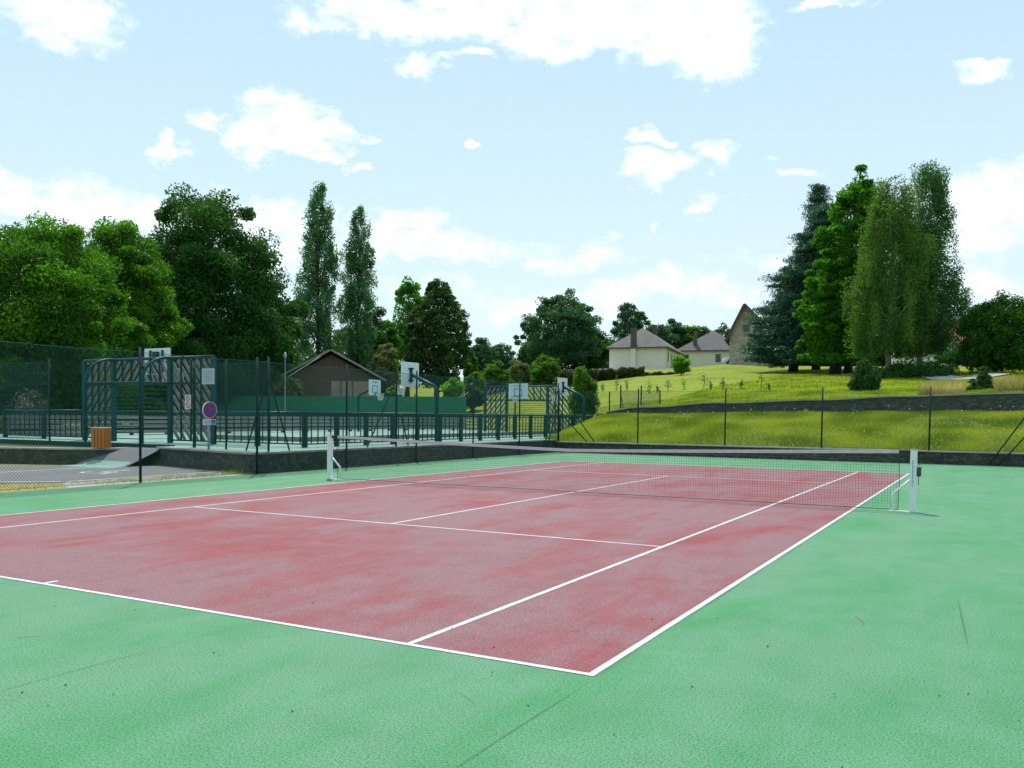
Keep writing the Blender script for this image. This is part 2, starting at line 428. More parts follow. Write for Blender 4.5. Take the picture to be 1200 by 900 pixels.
for k in range(170):
    x = rs_.uniform(-6, 9); y = -15.5+12*rs_.random()**1.4; r_ = rs_.uniform(.002, .006)
    gr.hexa([(x-r_,y-r_,.004),(x+r_,y-r_*.6,.004),(x+r_*.7,y+r_,.004),(x-r_*.8,y+r_*.7,.004),(x-r_*.5,y-r_*.5,.004+r_),(x+r_*.5,y-r_*.4,.004+r_),(x+r_*.4,y+r_*.5,.004+r_),(x-r_*.5,y+r_*.4,.004+r_)])
tag(gr.build('grit', 'soil'), 'fine dark grit scattered over the near part of the court', 'grit', kind='stuff')
# fallen leaves
def ground_pt(px, py, z=0):
    d = ray(px, py); t = (z-CAM.z)/d.z; return CAM + d*t
for (px, py, lab) in ((555,748,'tiny pale leaf lying on the red court near the baseline'), (977,817,'tiny dark leaf lying on the green apron at lower right'), (651,809,'tiny pale leaf lying on the green apron outside the near baseline'), (576,791,'tiny dark leaf lying on the green apron below the baseline')):
    p = ground_pt(px, py); r_ = .011
    m_ = MB(); 
    m_.quad((p.x-r_, p.y, .013), (p.x, p.y-r_*.7, .02), (p.x+r_, p.y, .013), (p.x, p.y+r_*.7, .022))
    tag(m_.build('fallen_leaf', 'bin_wood' if 'pale' in lab else 'bark_dark'), lab, 'leaf')

# ------------------------------------------------------------------ tennis net
def net_top(x): return .914+.155*min(1, abs(x)/6.2)**1.15
net = thing('tennis_net', (0,0,0), 'black tennis net with greyish white top band stretched across the red court', 'net')
m_ = MB(); rr = .0019; xn = 6.17
i = 0; x = -xn
while x <= xn+.001:
    zt = net_top(x)-.03; s_ = .006*math.sin(x*3)
    m_.tube([(x, 0, .035), (x+s_, 0, zt*.5), (x, 0, zt)], rr, 3); x += .047
z = .035
while z < 1.03:
    pts = []
    X = xn if z < .87 else None
    seg = [(-xn + k*xn/14) for k in range(29)]
    for side in ((seg,) if z < .87 else ([q for q in seg if q <= 0 and net_top(q) > z+.03], [q for q in seg if q >= 0 and net_top(q) > z+.03])):
        if len(side) > 1: m_.tube([(q, 0, z*(net_top(q)/ (1.069) if False else 1)) for q in side], rr, 3)
    z += .047
m_.build('net_mesh', 'net_black', net)
m_ = MB()
for k in range(32):
    x0 = -xn+.0+k*2*xn/32; x1 = x0+2*xn/32
    m_.hexa([(x0,-.009,net_top(x0)-.062),(x1,-.009,net_top(x1)-.062),(x1,.009,net_top(x1)-.062),(x0,.009,net_top(x0)-.062),
             (x0,-.006,net_top(x0)),(x1,-.006,net_top(x1)),(x1,.006,net_top(x1)),(x0,.006,net_top(x0))])
m_.build('top_band', 'white_band', net)
for s_ in (-1, 1): MB().tube([(s_*xn, 0, .03), (s_*(xn+.012), 0, .5), (s_*xn, 0, 1.02)], .006, 5).build('edge_cord', 'strap_dark', net)
for s_ in (-1, 1): MB().box((s_*(xn+.09), 0, 1.035), (.19, .02, .055)).build('end_strap', 'strap_dark', net)
MB().tube([(-xn,0,.03), (-3,0,.026), (0,0,.024), (3,0,.026), (xn,0,.03)], .0045, 5).build('bottom_cord', 'net_black', net)
def net_post(x, lab, winch):
    t = thing('net_post', (x, 0, 0), lab, 'net post', 'posts holding the tennis net')
    s_ = -1 if x > 0 else 1
    MB().box((x, 0, .535), (.105, .105, 1.07)).build('post', 'white_paint', t, .006)
    MB().box((x, 0, 1.077), (.115, .115, .014)).build('cap', 'galvanised', t)
    a = [(x+s_*.05, 0, .55), (x+s_*.16, 0, .45), (x+s_*.27, 0, .345), (x+s_*.305, 0, .31), (x+s_*.32, 0, .26), (x+s_*.32, 0, .02)]
    MB().tube(a, .021, 10).build('brace', 'white_paint', t, smooth=True)
    MB().box((x+s_*.14, 0, .006), (.46, .09, .014)).build('base_plate', 'white_paint', t)
    if winch:
        w_ = MB().box((x+.085, -.02, .70), (.07, .08, .16)).build('winch', 'winch_green', t, .012)
        MB().tube([(x+.09,-.03,1.0), (x+.085,-.03,.8)], .004, 5).build('cable', 'strap_dark', w_)
        MB().tube([(x+.085,-.06,.68), (x+.085,-.06,.47)], .006, 5).build('handle', 'strap_dark', w_)
        pr = MB(); z_ = 1.0; rs = random.Random(3)
        z_ = .88
        for k in range(11):
            h_ = .026; 
            pr.box((x-.012, -.0545, z_), (.012, .002, h_)); 
            if k % 2: pr.box((x+.004, -.0545, z_+.008), (.018, .002, .006))
            else: pr.box((x+.004, -.0545, z_-.008), (.018, .002, .006)); pr.box((x+.011, -.0545, z_+.0), (.005, .002, .014))
            z_ -= .042
        pr.build('lettering', 'blue_print', t)
net_post(6.4, 'white net post on the right with green winch and blue lettering', True)
net_post(-6.4, 'white net post on the left in front of the dark stone wall', False)

# ------------------------------------------------------------------ stone walls and platform
W1 = thing('stone_wall', (-9.3, 9, 0), 'low dark stone retaining wall along the left side of the tennis court', 'wall')
MB().prism([(-9.35,.3),(-9.13,.3),(-9.13,18.75),(-9.35,18.75)], -.02, .50).build('masonry', 'stone_wall', W1)
MB().prism([(-9.42,.22),(-9.09,.22),(-9.09,18.68),(-9.42,18.68)], .50, .56).build('coping', 'concrete', W1, .01)
W1b = thing('stone_wall', (-11.5, .9, 0), 'short dark stone retaining wall running behind the round no parking sign', 'wall')
MB().prism([(-14.2,1.45),(-9.36,.3),(-9.36,.6),(-14.1,1.75)], -.02, .495).build('masonry', 'stone_wall', W1b)
MB().prism([(-14.25,1.38),(-9.43,.23),(-9.43,.6),(-14.1,1.8)], .495, .553).build('coping', 'concrete', W1b, .01)
W2 = thing('stone_wall', (0, 18.9, 0), 'low dark stone wall at the far end of the tennis court below the grass bank', 'wall')
MB().prism([(-9.1,18.75),(14,18.75),(14,19.0),(-9.1,19.0)], -.02, .42).build('masonry', 'stone_wall', W2)
MB().prism([(-9.09,18.69),(14,18.69),(14,19.02),(-9.09,19.02)], .42, .47).build('coping', 'concrete', W2, .01)
# left planter wall, curved at its end
def curve_wall(t, pts, th, z0, z1, ins=0):
    mb = MB(); P = [Vector((*p, 0)) for p in pts]; L = []; Rr = []
    for k, p in enumerate(P):
        d = (P[min(k+1, len(P)-1)]-P[max(k-1, 0)]).normalized(); n = Vector((-d.y, d.x, 0))
        L.append(p-n*ins); Rr.append(p+n*(th+ins))
    for k in range(len(P)-1):
        mb.hexa([(L[k].x,L[k].y,z0),(L[k+1].x,L[k+1].y,z0),(Rr[k+1].x,Rr[k+1].y,z0),(Rr[k].x,Rr[k].y,z0),
                 (L[k].x,L[k].y,z1),(L[k+1].x,L[k+1].y,z1),(Rr[k+1].x,Rr[k+1].y,z1),(Rr[k].x,Rr[k].y,z1)])
    return mb
WL = [(-27,-5.2),(-24,-3.5),(-21.3,-2.0),(-19.0,-.75),(-17.7,-.15),(-16.7,.25),(-16.1,.75),(-15.85,1.25),(-16.0,1.9)]
W3 = thing('stone_wall', (-18,-.5,0), 'low curved stone planter wall beside the asphalt path at far left', 'wall')
curve_wall(W3, WL, .35, -.02, .42).build('masonry', 'stone_wall', W3)
curve_wall(W3, WL, .35, .42, .47, .04).build('coping', 'concrete', W3)
struct('raised_path', MB().prism([(-34,-8),(-27,-4.9),(-24,-3.2),(-21.2,-1.7),(-18.9,-.4),(-16.6,.6),(-16.3,2.2),(-34,2.2)], -.05, .40), 'asphalt')
rp = MB(); rp.quad((-16.4,.2,.003),(-14.1,.2,.003),(-14.1,1.38,.46),(-16.4,1.38,.46)); rp.quad((-16.4,1.38,.46),(-14.1,1.38,.46),(-14.1,2.2,.48),(-16.4,2.2,.48)); struct('path_ramp', rp, 'asphalt')
rp = MB(); rp.quad((-15.9,-.7,.004),(-13.9,-.5,.004),(-14.2,.2,.008),(-16.0,.2,.008)); rp.quad((-16.0,.2,.008),(-14.2,.2,.008),(-14.2,.5,.125),(-16.0,.5,.125)); struct('painted_ramp', rp, 'pitch_green')
struct('sports_platform', MB().prism([(-34,2.15),(-14.25,2.15),(-14.25,1.85),(-9.4,.65),(-9.4,18.9),(-9.97,18.9),(-9.97,35.9),(-34,35.9)], .3, .55), 'pitch_green')
tag(MB().prism([(-34,2.05),(-14.3,2.05),(-14.3,2.15),(-34,2.15)], .3, .58).build('kerb', 'rail_dark'), kind='structure')
# asphalt path
struct('asphalt_path', MB().sheet([(-26,-10.5),(-14,-8),(-10.45,-4.4),(-10.4,.55),(-14.3,1.4),(-16.3,1.2),(-16.2,-.5),(-18.4,-1.6),(-26,-6.5)], 0), 'asphalt')
m_ = MB()
def stripe(a, b, wd, z=.004, dash=0):
    a = Vector((*a, 0)); b = Vector((*b, 0)); d = (b-a).normalized(); n = Vector((-d.y, d.x, 0))*wd/2
    m_.quad((*(a-n).xy, z), (*(b-n).xy, z), (*(b+n).xy, z), (*(a+n).xy, z))
stripe((-10.55,-4.2), (-10.5,.5), .12); stripe((-14.4,-7.5), (-10.6,-4.3), .12); stripe((-14.6,-4.0), (-14.6,1.0), .10)
struct('path_lines', m_, 'white_line')
m_ = MB()   # wheelchair pictogram on the bay
c = Vector((-12.7,-1.75,0)); 
ring = [(c.x+.42*math.cos(a), c.y+.42*math.sin(a), .006) for a in np.linspace(.9*PI, 2.35*PI, 18)]
for a, b in zip(ring, ring[1:]): stripe(a[:2], b[:2], .10, .006)
stripe((c.x-.15,c.y+.75), (c.x-.05,c.y+.1), .13, .006); stripe((c.x-.1,c.y+.12), (c.x+.4,c.y+.12), .12, .006); stripe((c.x+.4,c.y+.12), (c.x+.62,c.y-.4), .12, .006)
m_.sheet([(c.x-.18+.14*math.cos(a), c.y+.95+.14*math.sin(a)) for a in np.linspace(0, 2*PI, 12, endpoint=False)], .006)
struct('path_pictogram', m_, 'white_line')
struct('gravel_verge', MB().sheet([(-10.42,-4.4),(-9.1,-5.2),(-9.1,.3),(-10.38,.5)], -.004), 'concrete')
struct('dry_verge', MB().sheet([(-20,-16),(-9.1,-16),(-9.1,.3),(-10.35,.5),(-10.4,-4.4),(-14,-8.1),(-20,-9.7)], -.008), 'dry_ground')
# bank
def bank_h(x, y):
    t = min(1, max(0, (y-18.95)/5.6)); e = min(1, max(0, (x+9.97)/1.6))
    f = t**.75; zt = .45+(1.25+.012*(x+9))*f
    g = 1-(1-e)**2
    base = .5+max(0, min(1, (y-19)/6))*.95
    z = min(base, zt)*(1-g)+zt*g
    return z + (noise.noise(Vector((x*.5, y*.7, 0)))*.07+noise.noise(Vector((x*1.7, y*1.9, 2)))*.03)*min(1, t*6)
mb = MB(); nx, ny = 120, 24; bx = np.linspace(-9.97, 20, nx); by = np.linspace(18.98, 25.06, ny)
for y in by:
    for x in bx: mb.v.append((x, y, bank_h(x, y)))
for j in range(ny-1):
    for i in range(nx-1): mb.f.append((j*nx+i, j*nx+i+1, (j+1)*nx+i+1, (j+1)*nx+i))
bk = struct('grass_bank', mb, 'bank_soil'); bk.data.polygons.foreach_set('use_smooth', [True]*len(bk.data.polygons))
# side skirts for the raised ground beside the pitch
mb = MB()
for k in range(40):
    y0 = 18.98+k*17/40; y1 = y0+17/40
    h = lambda y: bank_h(-9.97, y) if y < 25.06 else H(-9.94, y)
    mb.hexa([(-10.03,y0,.2),(-9.94,y0,.2),(-9.94,y1,.2),(-10.03,y1,.2),(-10.03,y0,h(y0)+.02),(-9.94,y0,h(y0)+.02),(-9.94,y1,h(y1)+.02),(-10.03,y1,h(y1)+.02)])
struct('bank_edge', mb, 'bank_soil')
# second wall
W4 = thing('stone_wall', (0, 25.2, 1.6), 'taller dark rubble stone wall across the top of the grass bank', 'wall')
def wt(x):
    px, D = col_depth(x, 25.2); return H(x, 25.4)+.04
ma = MB(); mc = MB(); xs = np.arange(-9.3, 21, .6)
for x0, x1 in zip(xs, xs[1:]):
    a, b = wt(x0), wt(x1); z0 = 1.0
    if x0 < -7.5: a = min(a, 1.80+(x0+9.3)*.15); b = min(b, 1.80+(x1+9.3)*.15)
    ma.hexa([(x0,25.0,z0),(x1,25.0,z0),(x1,25.4,z0),(x0,25.4,z0),(x0,25.04,a),(x1,25.04,b),(x1,25.4,b),(x0,25.4,a)])
    mc.hexa([(x0,24.98,a),(x1,24.98,b),(x1,25.42,b),(x0,25.42,a),(x0,24.98,a+.06),(x1,24.98,b+.06),(x1,25.42,b+.06),(x0,25.42,a+.06)])
ma.build('masonry', 'stone_wall', W4); mc.build('coping', 'concrete', W4)

# ------------------------------------------------------------------ grass blades
def leaf_mesh(name, mat, cen, size, tint, up=.0, aspect=.5, normal=None, parent=None):
    n = len(cen); cen = np.asarray(cen, float)
    size = np.broadcast_to(np.asarray(size, float), (n,))[:, None]
    u = RNG.normal(size=(n, 3)); 
    if up: u[:, 2] += up
    u /= np.linalg.norm(u, axis=1, keepdims=True)
    v = RNG.normal(size=(n, 3)); v -= (v*u).sum(1, keepdims=True)*u; v /= np.linalg.norm(v, axis=1, keepdims=True)
    P = np.empty((n, 4, 3)); P[:, 0] = cen-u*size*.55; P[:, 1] = cen+v*size*aspect*.5-u*size*.05; P[:, 2] = cen+u*size*.55; P[:, 3] = cen-v*size*aspect*.5+u*size*.05
    me = bpy.data.meshes.new(name)
    me.vertices.add(n*4); me.vertices.foreach_set('co', P.reshape(-1).astype(np.float32))
    me.loops.add(n*4); me.loops.foreach_set('vertex_index', np.arange(n*4, dtype=np.int32))
    me.polygons.add(n); me.polygons.foreach_set('loop_start', np.arange(0, n*4, 4, dtype=np.int32))
    at_ = me.attributes.new('tint', 'FLOAT', 'POINT'); at_.data.foreach_set('value', np.repeat(np.clip(tint, 0, 1), 4).astype(np.float32))
    me.update(calc_edges=True); me.materials.append(MT[mat])
    o = bpy.data.objects.new(name, me); COL.objects.link(o)
    if parent: o.parent = parent; o.matrix_parent_inverse = parent.matrix_basis.inverted()
    return o
def blades(name, mat, pts, h, wd, lean=.35, kindtag=True, label=None, cat=None):
    n = len(pts); pts = np.asarray(pts, float); h = np.broadcast_to(np.asarray(h, float), (n,))*RNG.uniform(.5, 1.25, n)
    a = RNG.uniform(0, 2*PI, n); w_ = wd*RNG.uniform(.7, 1.3, n); b = RNG.uniform(0, 2*PI, n); l = RNG.uniform(0, lean, n)*h
    P = np.empty((n, 3, 3)); dx = np.cos(a)*w_/2; dy = np.sin(a)*w_/2
    P[:, 0] = pts+np.stack([dx, dy, 0*dx-.01], 1); P[:, 1] = pts-np.stack([dx, dy, 0*dx+.01], 1)
    P[:, 2] = pts+np.stack([np.cos(b)*l, np.sin(b)*l, h], 1)
    me = bpy.data.meshes.new(name); me.vertices.add(n*3); me.vertices.foreach_set('co', P.reshape(-1).astype(np.float32))
    me.loops.add(n*3); me.loops.foreach_set('vertex_index', np.arange(n*3, dtype=np.int32))
    me.polygons.add(n); me.polygons.foreach_set('loop_start', np.arange(0, n*3, 3, dtype=np.int32))
    t = np.array([noise.noise(Vector((p[0]*.6, p[1]*.6, 1))) for p in pts])*1.25+.5+RNG.normal(0, .2, n)
    at_ = me.attributes.new('tint', 'FLOAT', 'POINT'); at_.data.foreach_set('value', np.repeat(np.clip(t, 0, 1), 3).astype(np.float32))
    me.update(calc_edges=True); me.materials.append(MT[mat]); o = bpy.data.objects.new(name, me); COL.objects.link(o)
    return tag(o, label, cat, kind='stuff')
pts = []
while len(pts) < 120000:
    x = RNG.uniform(-9.9, 12); y = RNG.uniform(19.0, 25.0)
    d_ = noise.noise(Vector((x*.45, y*.6, 7)))
    if d_ > .12 and RNG.random() < .5: continue
    pts.append((x, y, bank_h(x, y)))
blades('bank_grass', 'grass_blade', pts, .10, .018, label='short green grass growing all over the bank behind the court', cat='grass')
pts = []
for k in range(5200):
    x = RNG.uniform(-20, -9.15); y = RNG.uniform(-12, .4)
    if x < -10.4 and y > -4.3-(-10.4-x)*.9: continue
    pts.append((x, y, -.005))
for k in range(900): pts.append((RNG.uniform(-10.3, -9.14), RNG.uniform(-4.3, .35), -.005))
blades('verge_grass', 'grass_dry', pts, .06, .016, label='yellowed dry grass between asphalt path and green court', cat='grass')
blades('verge_weeds', 'grass_blade', [(RNG.uniform(-9.9,-9.2), RNG.choice([-3.2,-2.1,-.9,-.3,.1,.25])+RNG.normal(0,.16), 0) for k in range(230)], .14, .012, label='green weeds sprouting at the edge of the court by the fence post', cat='weeds')
pts = []
for k in range(26000):
    px = RNG.uniform(1050, 1215); 
    D = RNG.uniform(40.0, 47) 
    x, y = at(px, D)
    if y < 25.6: continue
    lo = 0
    if 1128 < px < 1166 and D < 45: continue
    if noise.noise(Vector((x*.3, y*.3, 9))) < -.12+max(0, (1090-px)/50)+max(0, (D-43.5)/9): continue
    pts.append((x, y, H(x, y)))
blades('tall_dry_grass', 'grass_dry', pts, .62, .03, .5, label='tall straw coloured dry grass along the top of the upper stone wall', cat='grass')
# mown meadow gets a sparse cover of blades near the wall
pts = []
while len(pts) < 60000:
    px = RNG.uniform(690, 1215); D = 38+RNG.uniform(0, 1)**1.4*42; x, y = at(px, D)
    if y < 25.5 or x < -9.8: continue
    pts.append((x, y, H(x, y)))
blades('meadow_grass', 'grass_blade', pts, .13, .045, .5, label='sunlit mown grass on the rising meadow', cat='grass')
# small white flowers
def specks(name, mat, pts, s, label, cat):
    mb = MB()
    for p in pts:
        a = random.uniform(0, PI); dx, dy = math.cos(a)*s, math.sin(a)*s
        mb.quad((p[0]-dx, p[1]-dy, p[2]-s*.4), (p[0]+dy, p[1]-dx, p[2]), (p[0]+dx, p[1]+dy, p[2]+s*.5), (p[0]-dy, p[1]+dx, p[2]))
    return tag(mb.build(name, mat), label, cat, kind='stuff')
pts = []
for k in range(120):
    x = random.uniform(-8, 12); y = 24.75-abs(random.gauss(0, .5)) if k % 2 else random.uniform(19.2, 24.8)
    if y < 24 and noise.noise(Vector((x*.5, y*.5, 4))) < .05: continue
    pts.append((x, y, bank_h(x, y)+random.uniform(.05, .3 if y > 24 else .12)))
specks('wildflowers', 'flower_white', pts, .026, 'small white wildflowers scattered on the bank and at the foot of the upper wall', 'flowers')

# ------------------------------------------------------------------ chain link fences
def chain_panel(mb, a, b, z0, z1, pitch=.07, r=.0028):
    a = Vector((a[0], a[1], 0)); b = Vector((b[0], b[1], 0)); L = (b-a).length; d = (b-a)/L; hgt = z1-z0
    for s_ in (1, -1):
        k = -hgt if s_ > 0 else 0
        while k < L+(0 if s_ > 0 else hgt):
            t0, t1 = k, k+s_*hgt; za, zb = z0, z1
            if s_ > 0:
                if t0 < 0: za = z0-t0; t0 = 0
                if t1 > L: zb = z1-(t1-L); t1 = L
            else:
                if t0 > L: za = z0+(t0-L); t0 = L
                if t1 < 0: zb = z1+t1; t1 = 0
            if zb-za > .02:
                p, q = a+d*t0, a+d*t1; mb.tube([(p.x, p.y, za), (q.x, q.y, zb)], r, 3)
            k += pitch
def fence(name, label, posts, z0f, ztop, mesh_z0, braces=(), wires=3, pitch=.07, post_r=.03, base=None, rr=.0028):
    t = thing(name, (posts[0][0], posts[0][1], 0), label, 'fence')
    m_ = MB()
    for a, b in zip(posts, posts[1:]): chain_panel(m_, a, b, mesh_z0, ztop-.06, pitch, rr)
    m_.build('wire_mesh', 'wire_green', t)
    for k, p in enumerate(posts):
        MB().tube([(p[0], p[1], base[k] if base else z0f), (p[0], p[1], ztop+.05)], post_r, 8).build('post', 'fence_green', t, smooth=True)
    for k in range(wires):
        z = mesh_z0+(ztop-.06-mesh_z0)*k/(wires-1); m_ = MB()
        for a, b in zip(posts, posts[1:]):
            mx = ((a[0]+b[0])/2, (a[1]+b[1])/2, z-.03*(k > 0)); m_.tube([(a[0], a[1], z), mx, (b[0], b[1], z)], .004, 4)
        m_.build('tension_wire', 'wire_pale', t)
    for a, b in braces: MB().tube([a, b], .024, 7).build('brace', 'fence_green', t)
    return t
X0 = -9.06
ly = [-18.2, -14.5, -10.75, -7.08, -3.4, .27, 3.98, 7.67, 11.4, 15.1, 18.78]
fence('chain_link_fence', 'green chain link fence with round posts along the left side of the tennis court', [(X0, y) for y in ly], 0, 3.0, .05,
      braces=[((X0,18.7,2.7),(X0,17.3,.05)), ((X0,18.7,1.9),(X0,17.6,.05))], base=[0]*11)
bx_ = [-9.06+3.66*k for k in range(6)]
fence('chain_link_fence', 'green chain link fence standing on the low stone wall in front of the grass bank', [(x, 18.86) for x in bx_[0:6]], .4, 2.72, .5,
      braces=[((-9.0,18.86,2.6),(-7.35,18.86,.47)), ((-9.0,18.86,1.7),(-7.7,18.86,.47)), ((9.1,18.66,2.7),(7.45,18.66,.02)), ((9.3,18.66,2.1),(7.75,18.66,.02))], base=[.4]*6, pitch=.08)
py_ = 1.0
pl = [(-9.3,.95), (on_y(265,1.4)[0],1.4), (on_y(227,1.8)[0]+.05,1.8)]
fence('chain_link_fence', 'green mesh fence with leaning braces on the platform behind the no parking sign', pl, .55, 3.05, .62,
      braces=[((-9.3,.95,2.6),(-10.15,.98,.56)), ((-9.3,.95,2.6),(-9.28,1.75,.56)), ((-9.3,6.75,2.6),(-9.3,5.3,.56)), ((-9.3,7.1,1.6),(-9.3,7.55,.56))], base=[.55]*3)
MB().tube([(-9.3,6.85,.55), (-9.3,6.85,3.0)], .035, 8).build('post', 'fence_green', bpy.data.objects['chain_link_fence.002'])
lf = [(on_y(58,2.3)[0],2.3), (-23.9,2.3), (-27.1,2.3), (-30.7,2.3)]
fence('mesh_fence', 'tall dark green mesh fence in front of the left pitch railing under the trees', lf, .5, 3.35, .62, wires=8, base=[.5]*4, pitch=.06, rr=.003)

# ------------------------------------------------------------------ multisport pitch
XN, XF, Y0, Y1, ZP = -10.7, -26.0, 4.0, 33.5, .55
def railing(name, label, a, b, side, boards, n_posts, group='pitch side railings', out=None):
    a = Vector((*a, 0)); b = Vector((*b, 0)); L = (b-a).length; d = (b-a)/L; nrm = Vector((-d.y, d.x, 0))*side
    t = thing(name, (a.x, a.y, ZP), label, 'railing', group)
    rz = math.atan2(d.y, d.x)
    for k in range(n_posts):
        p = a+d*(L*k/(n_posts-1)); MB().box((p.x, p.y, ZP+.52), (.16, .10, 1.04), rz).build('post', 'rail_dark', t)
    MB().tube([(a.x, a.y, ZP+1.06), (b.x, b.y, ZP+1.06)], .042, 8).build('top_rail', 'rail_teal', t, smooth=True)
    MB().bar((a.x, a.y, ZP+.10), (b.x, b.y, ZP+.10), .04, .04).build('cross_rail', 'rail_dark', t); MB().bar((a.x, a.y, ZP+.97), (b.x, b.y, ZP+.97), .04, .05).build('cross_rail', 'rail_dark', t)
    m_ = MB(); k = 0
    while k < L:
        p = a+d*k; m_.box((p.x, p.y, ZP+.53), (.028, .028, .86), rz); k += .31
    m_.build('bars', 'rail_dark', t)
    for z, h in boards:
        p = a+nrm*.07; q = b+nrm*.07
        MB().bar((p.x, p.y, ZP+z), (q.x, q.y, ZP+z), .03, h).build('board', 'plank_grey', t)
    return t
low = [(.24, .15)]
full = [(.16,.15), (.40,.14), (.60,.14), (.80,.14)]
railing('pitch_railing', 'long near teal railing of the pitch with upright bars above the stone wall', (XN, Y0), (XN, 24.0), 1, low, 14)
railing('pitch_railing', 'far half of the near teal railing beyond the side hoop, partly behind the grass bank', (XN, 24.2), (XN, Y1), 1, low, 6)
railing('pitch_railing', 'far side railing of the pitch with horizontal grey boards below green screen', (XF, Y0), (XF, Y1), -1, full, 16)
railing('pitch_railing', 'short end railing between slatted goal wall and front corner of the pitch', (-14.6, Y0), (XN, Y0), 1, low, 3)
railing('pitch_railing', 'end railing with boards left of the slatted goal wall', (XF, Y0), (-21.15, Y0), 1, [(.18,.12),(.42,.12),(.64,.12),(.84,.12)], 3)
railing('pitch_railing', 'short far end railing left of the far slatted goal wall', (XF, Y1), (-21.15, Y1), -1, full, 3)
railing('pitch_railing', 'short far end railing right of the far slatted goal wall', (-14.6, Y1), (XN, Y1), -1, full, 3)

def slats(mb, x0, x1, z0, z1, y, sgn, step=.37, wd=.125, slope=1.25):
    # oblique boards clipped to a rectangle in the plane y
    w_, h = x1-x0, z1-z0
    k = -w_*slope
    while k < h+w_*slope:
        # line z = k + slope*(x-x0) (sgn>0) or from the right
        xa, xb = 0., w_
        za, zb = k, k+slope*w_
        if za < 0: xa = (0-k)/slope; za = 0
        if zb > h: xb = (h-k)/slope; zb = h
        if xb-xa > .03:
            if sgn > 0: p, q = (x0+xa, y, z0+za), (x0+xb, y, z0+zb)
            else: p, q = (x1-xa, y, z0+za), (x1-xb, y, z0+zb)
            mb.bar(p, q, .025, wd*.8, up=(0,0,1)) if False else mb.bar(p, q, wd, .025, up=(0,1,0))
        k += step
def goal(y, out, label, back_board_z, hoop_side):
    """frame wall x -22.4..-14.4, opening -20.1..-16.65; cage goes out (-1 towards -y)"""
    t = thing('slatted_goal', (-18.4, y, ZP), label, 'goal', 'slatted goal walls at the pitch ends')
    xL, xR, gL, gR = -21.15, -14.6, -19.55, -16.65; top = ZP+2.88; bar_ = ZP+2.02
    for x in (xL, gL, gR, xR):
        MB().box((x, y, (ZP+top)/2), (.16, .12, top-ZP)).build('post', 'rail_teal', t)
    for x0, x1, z0, z1, s_ in ((xL+.08, gL-.08, ZP+.12, top-.08, 1), (gR+.08, xR-.08, ZP+.12, top-.08, -1)):
        xm = (x0+x1)/2
        m_ = MB(); slats(m_, x0, x1, z0, z1, y+.05, s_); m_.build('slat_panel', 'slat_wood', t)
        m_ = MB()
        for f in (.25, .5, .75): m_.box((x0+(x1-x0)*f, y-.02, (z0+z1)/2), (.045, .05, z1-z0))
        m_.build('frame_upright', 'rail_dark', t)
    xm = (gL+gR)/2
    m_ = MB(); slats(m_, gL+.08, xm, bar_+.06, top-.08, y+.05, 1); slats(m_, xm, gR-.08, bar_+.06, top-.08, y+.05, -1); m_.build('slat_panel', 'slat_wood', t)
    m_ = MB()
    for f in (.17, .33, .5, .67, .83): m_.box((gL+(gR-gL)*f, y-.02, (bar_+top)/2), (.045, .05, top-bar_-.1))
    m_.build('frame_upright', 'rail_dark', t)
    MB().tube([(xL, y, top), (xR, y, top)], .05, 8).build('top_tube', 'rail_teal', t, smooth=True)
    MB().tube([(gL, y, bar_), (gR, y, bar_)], .05, 8).build('crossbar', 'rail_teal', t, smooth=True)
    for u0, u1 in ((xL, gL), (gR, xR)):
        for dy, zz_, hh_ in ((0, ZP+.10, .05), (-.03, bar_, .06), (-.03, ZP+1.0, .05)):
            MB().bar((u0, y+dy, zz_), (u1, y+dy, zz_), .04, hh_).build('cross_rail', 'rail_dark', t)
    dp = 1.15*out
    for x in (gL, gR):
        pts = [(x, y, top)] + [(x, y+dp*(.12+.88*math.sin(a)), bar_+.0+(top-bar_)*math.cos(a)) for a in np.linspace(.1, PI/2, 8)] + [(x, y+dp, ZP)]
        MB().tube(pts, .05, 8).build('cage_arch', 'rail_teal', t, smooth=True)
        MB().tube([(x, y, bar_), (x, y+dp, bar_)], .035, 8).build('cage_rail', 'rail_teal', t)
    yb = y+dp
    MB().tube([(gL, yb, bar_), (gR, yb, bar_)], .035, 8).build('cage_rail', 'rail_teal', t)
    m_ = MB()
    for z in np.arange(ZP+.15, ZP+1.05, .2): m_.bar((gL, yb, z), (gR, yb, z), .025, .03)
    for z in np.arange(ZP+1.05, bar_, .13): m_.tube([(gL, yb, z), (gR, yb, z)], .009, 5)
    for x in (gL, gR):
        for z in np.arange(ZP+.15, bar_, .15): m_.tube([(x, y, z), (x, yb, z)], .009, 5)
    m_.build('cage_bars', 'rail_teal', t)
    bz = back_board_z; bx0 = -18.1 if out > 0 else -18.7; fy = -out  # pitch side
    b = MB().box((bx0, y+fy*1.2, bz), (1.35, .04, .95)).build('backboard', 'board_white', t, .01)
    m_ = MB(); yf = y+fy*1.2+fy*.024
    for (cx_, cz_, sx, sz) in ((0,.13,.55,.05), (-.26,-.08,.05,.42), (.26,-.08,.05,.42), (0,-.29,.55,.05)): m_.box((bx0+cx_, yf, bz+cz_), (sx, .006, sz))
    for cx_ in (-.28,-.19,-.07,.06,.15,.26): m_.box((bx0+cx_, yf, bz+.33), (.05, .006, .08))
    m_.build('printed_marking', 'board_print', b)
    m_ = MB().box((bx0, y+fy*1.12, bz-.05), (.26, .1, .8)); m_.box((bx0-.32, y+fy*1.15, bz), (.06, .06, .8)); m_.box((bx0+.32, y+fy*1.15, bz), (.06, .06, .8)); m_.bar((bx0, y, top-.05), (bx0, y+fy*1.1, bz-.2), .12, .12); m_.build('bracket', 'rail_dark', t)
    cy_ = y+fy*1.6; zz = bz-.34
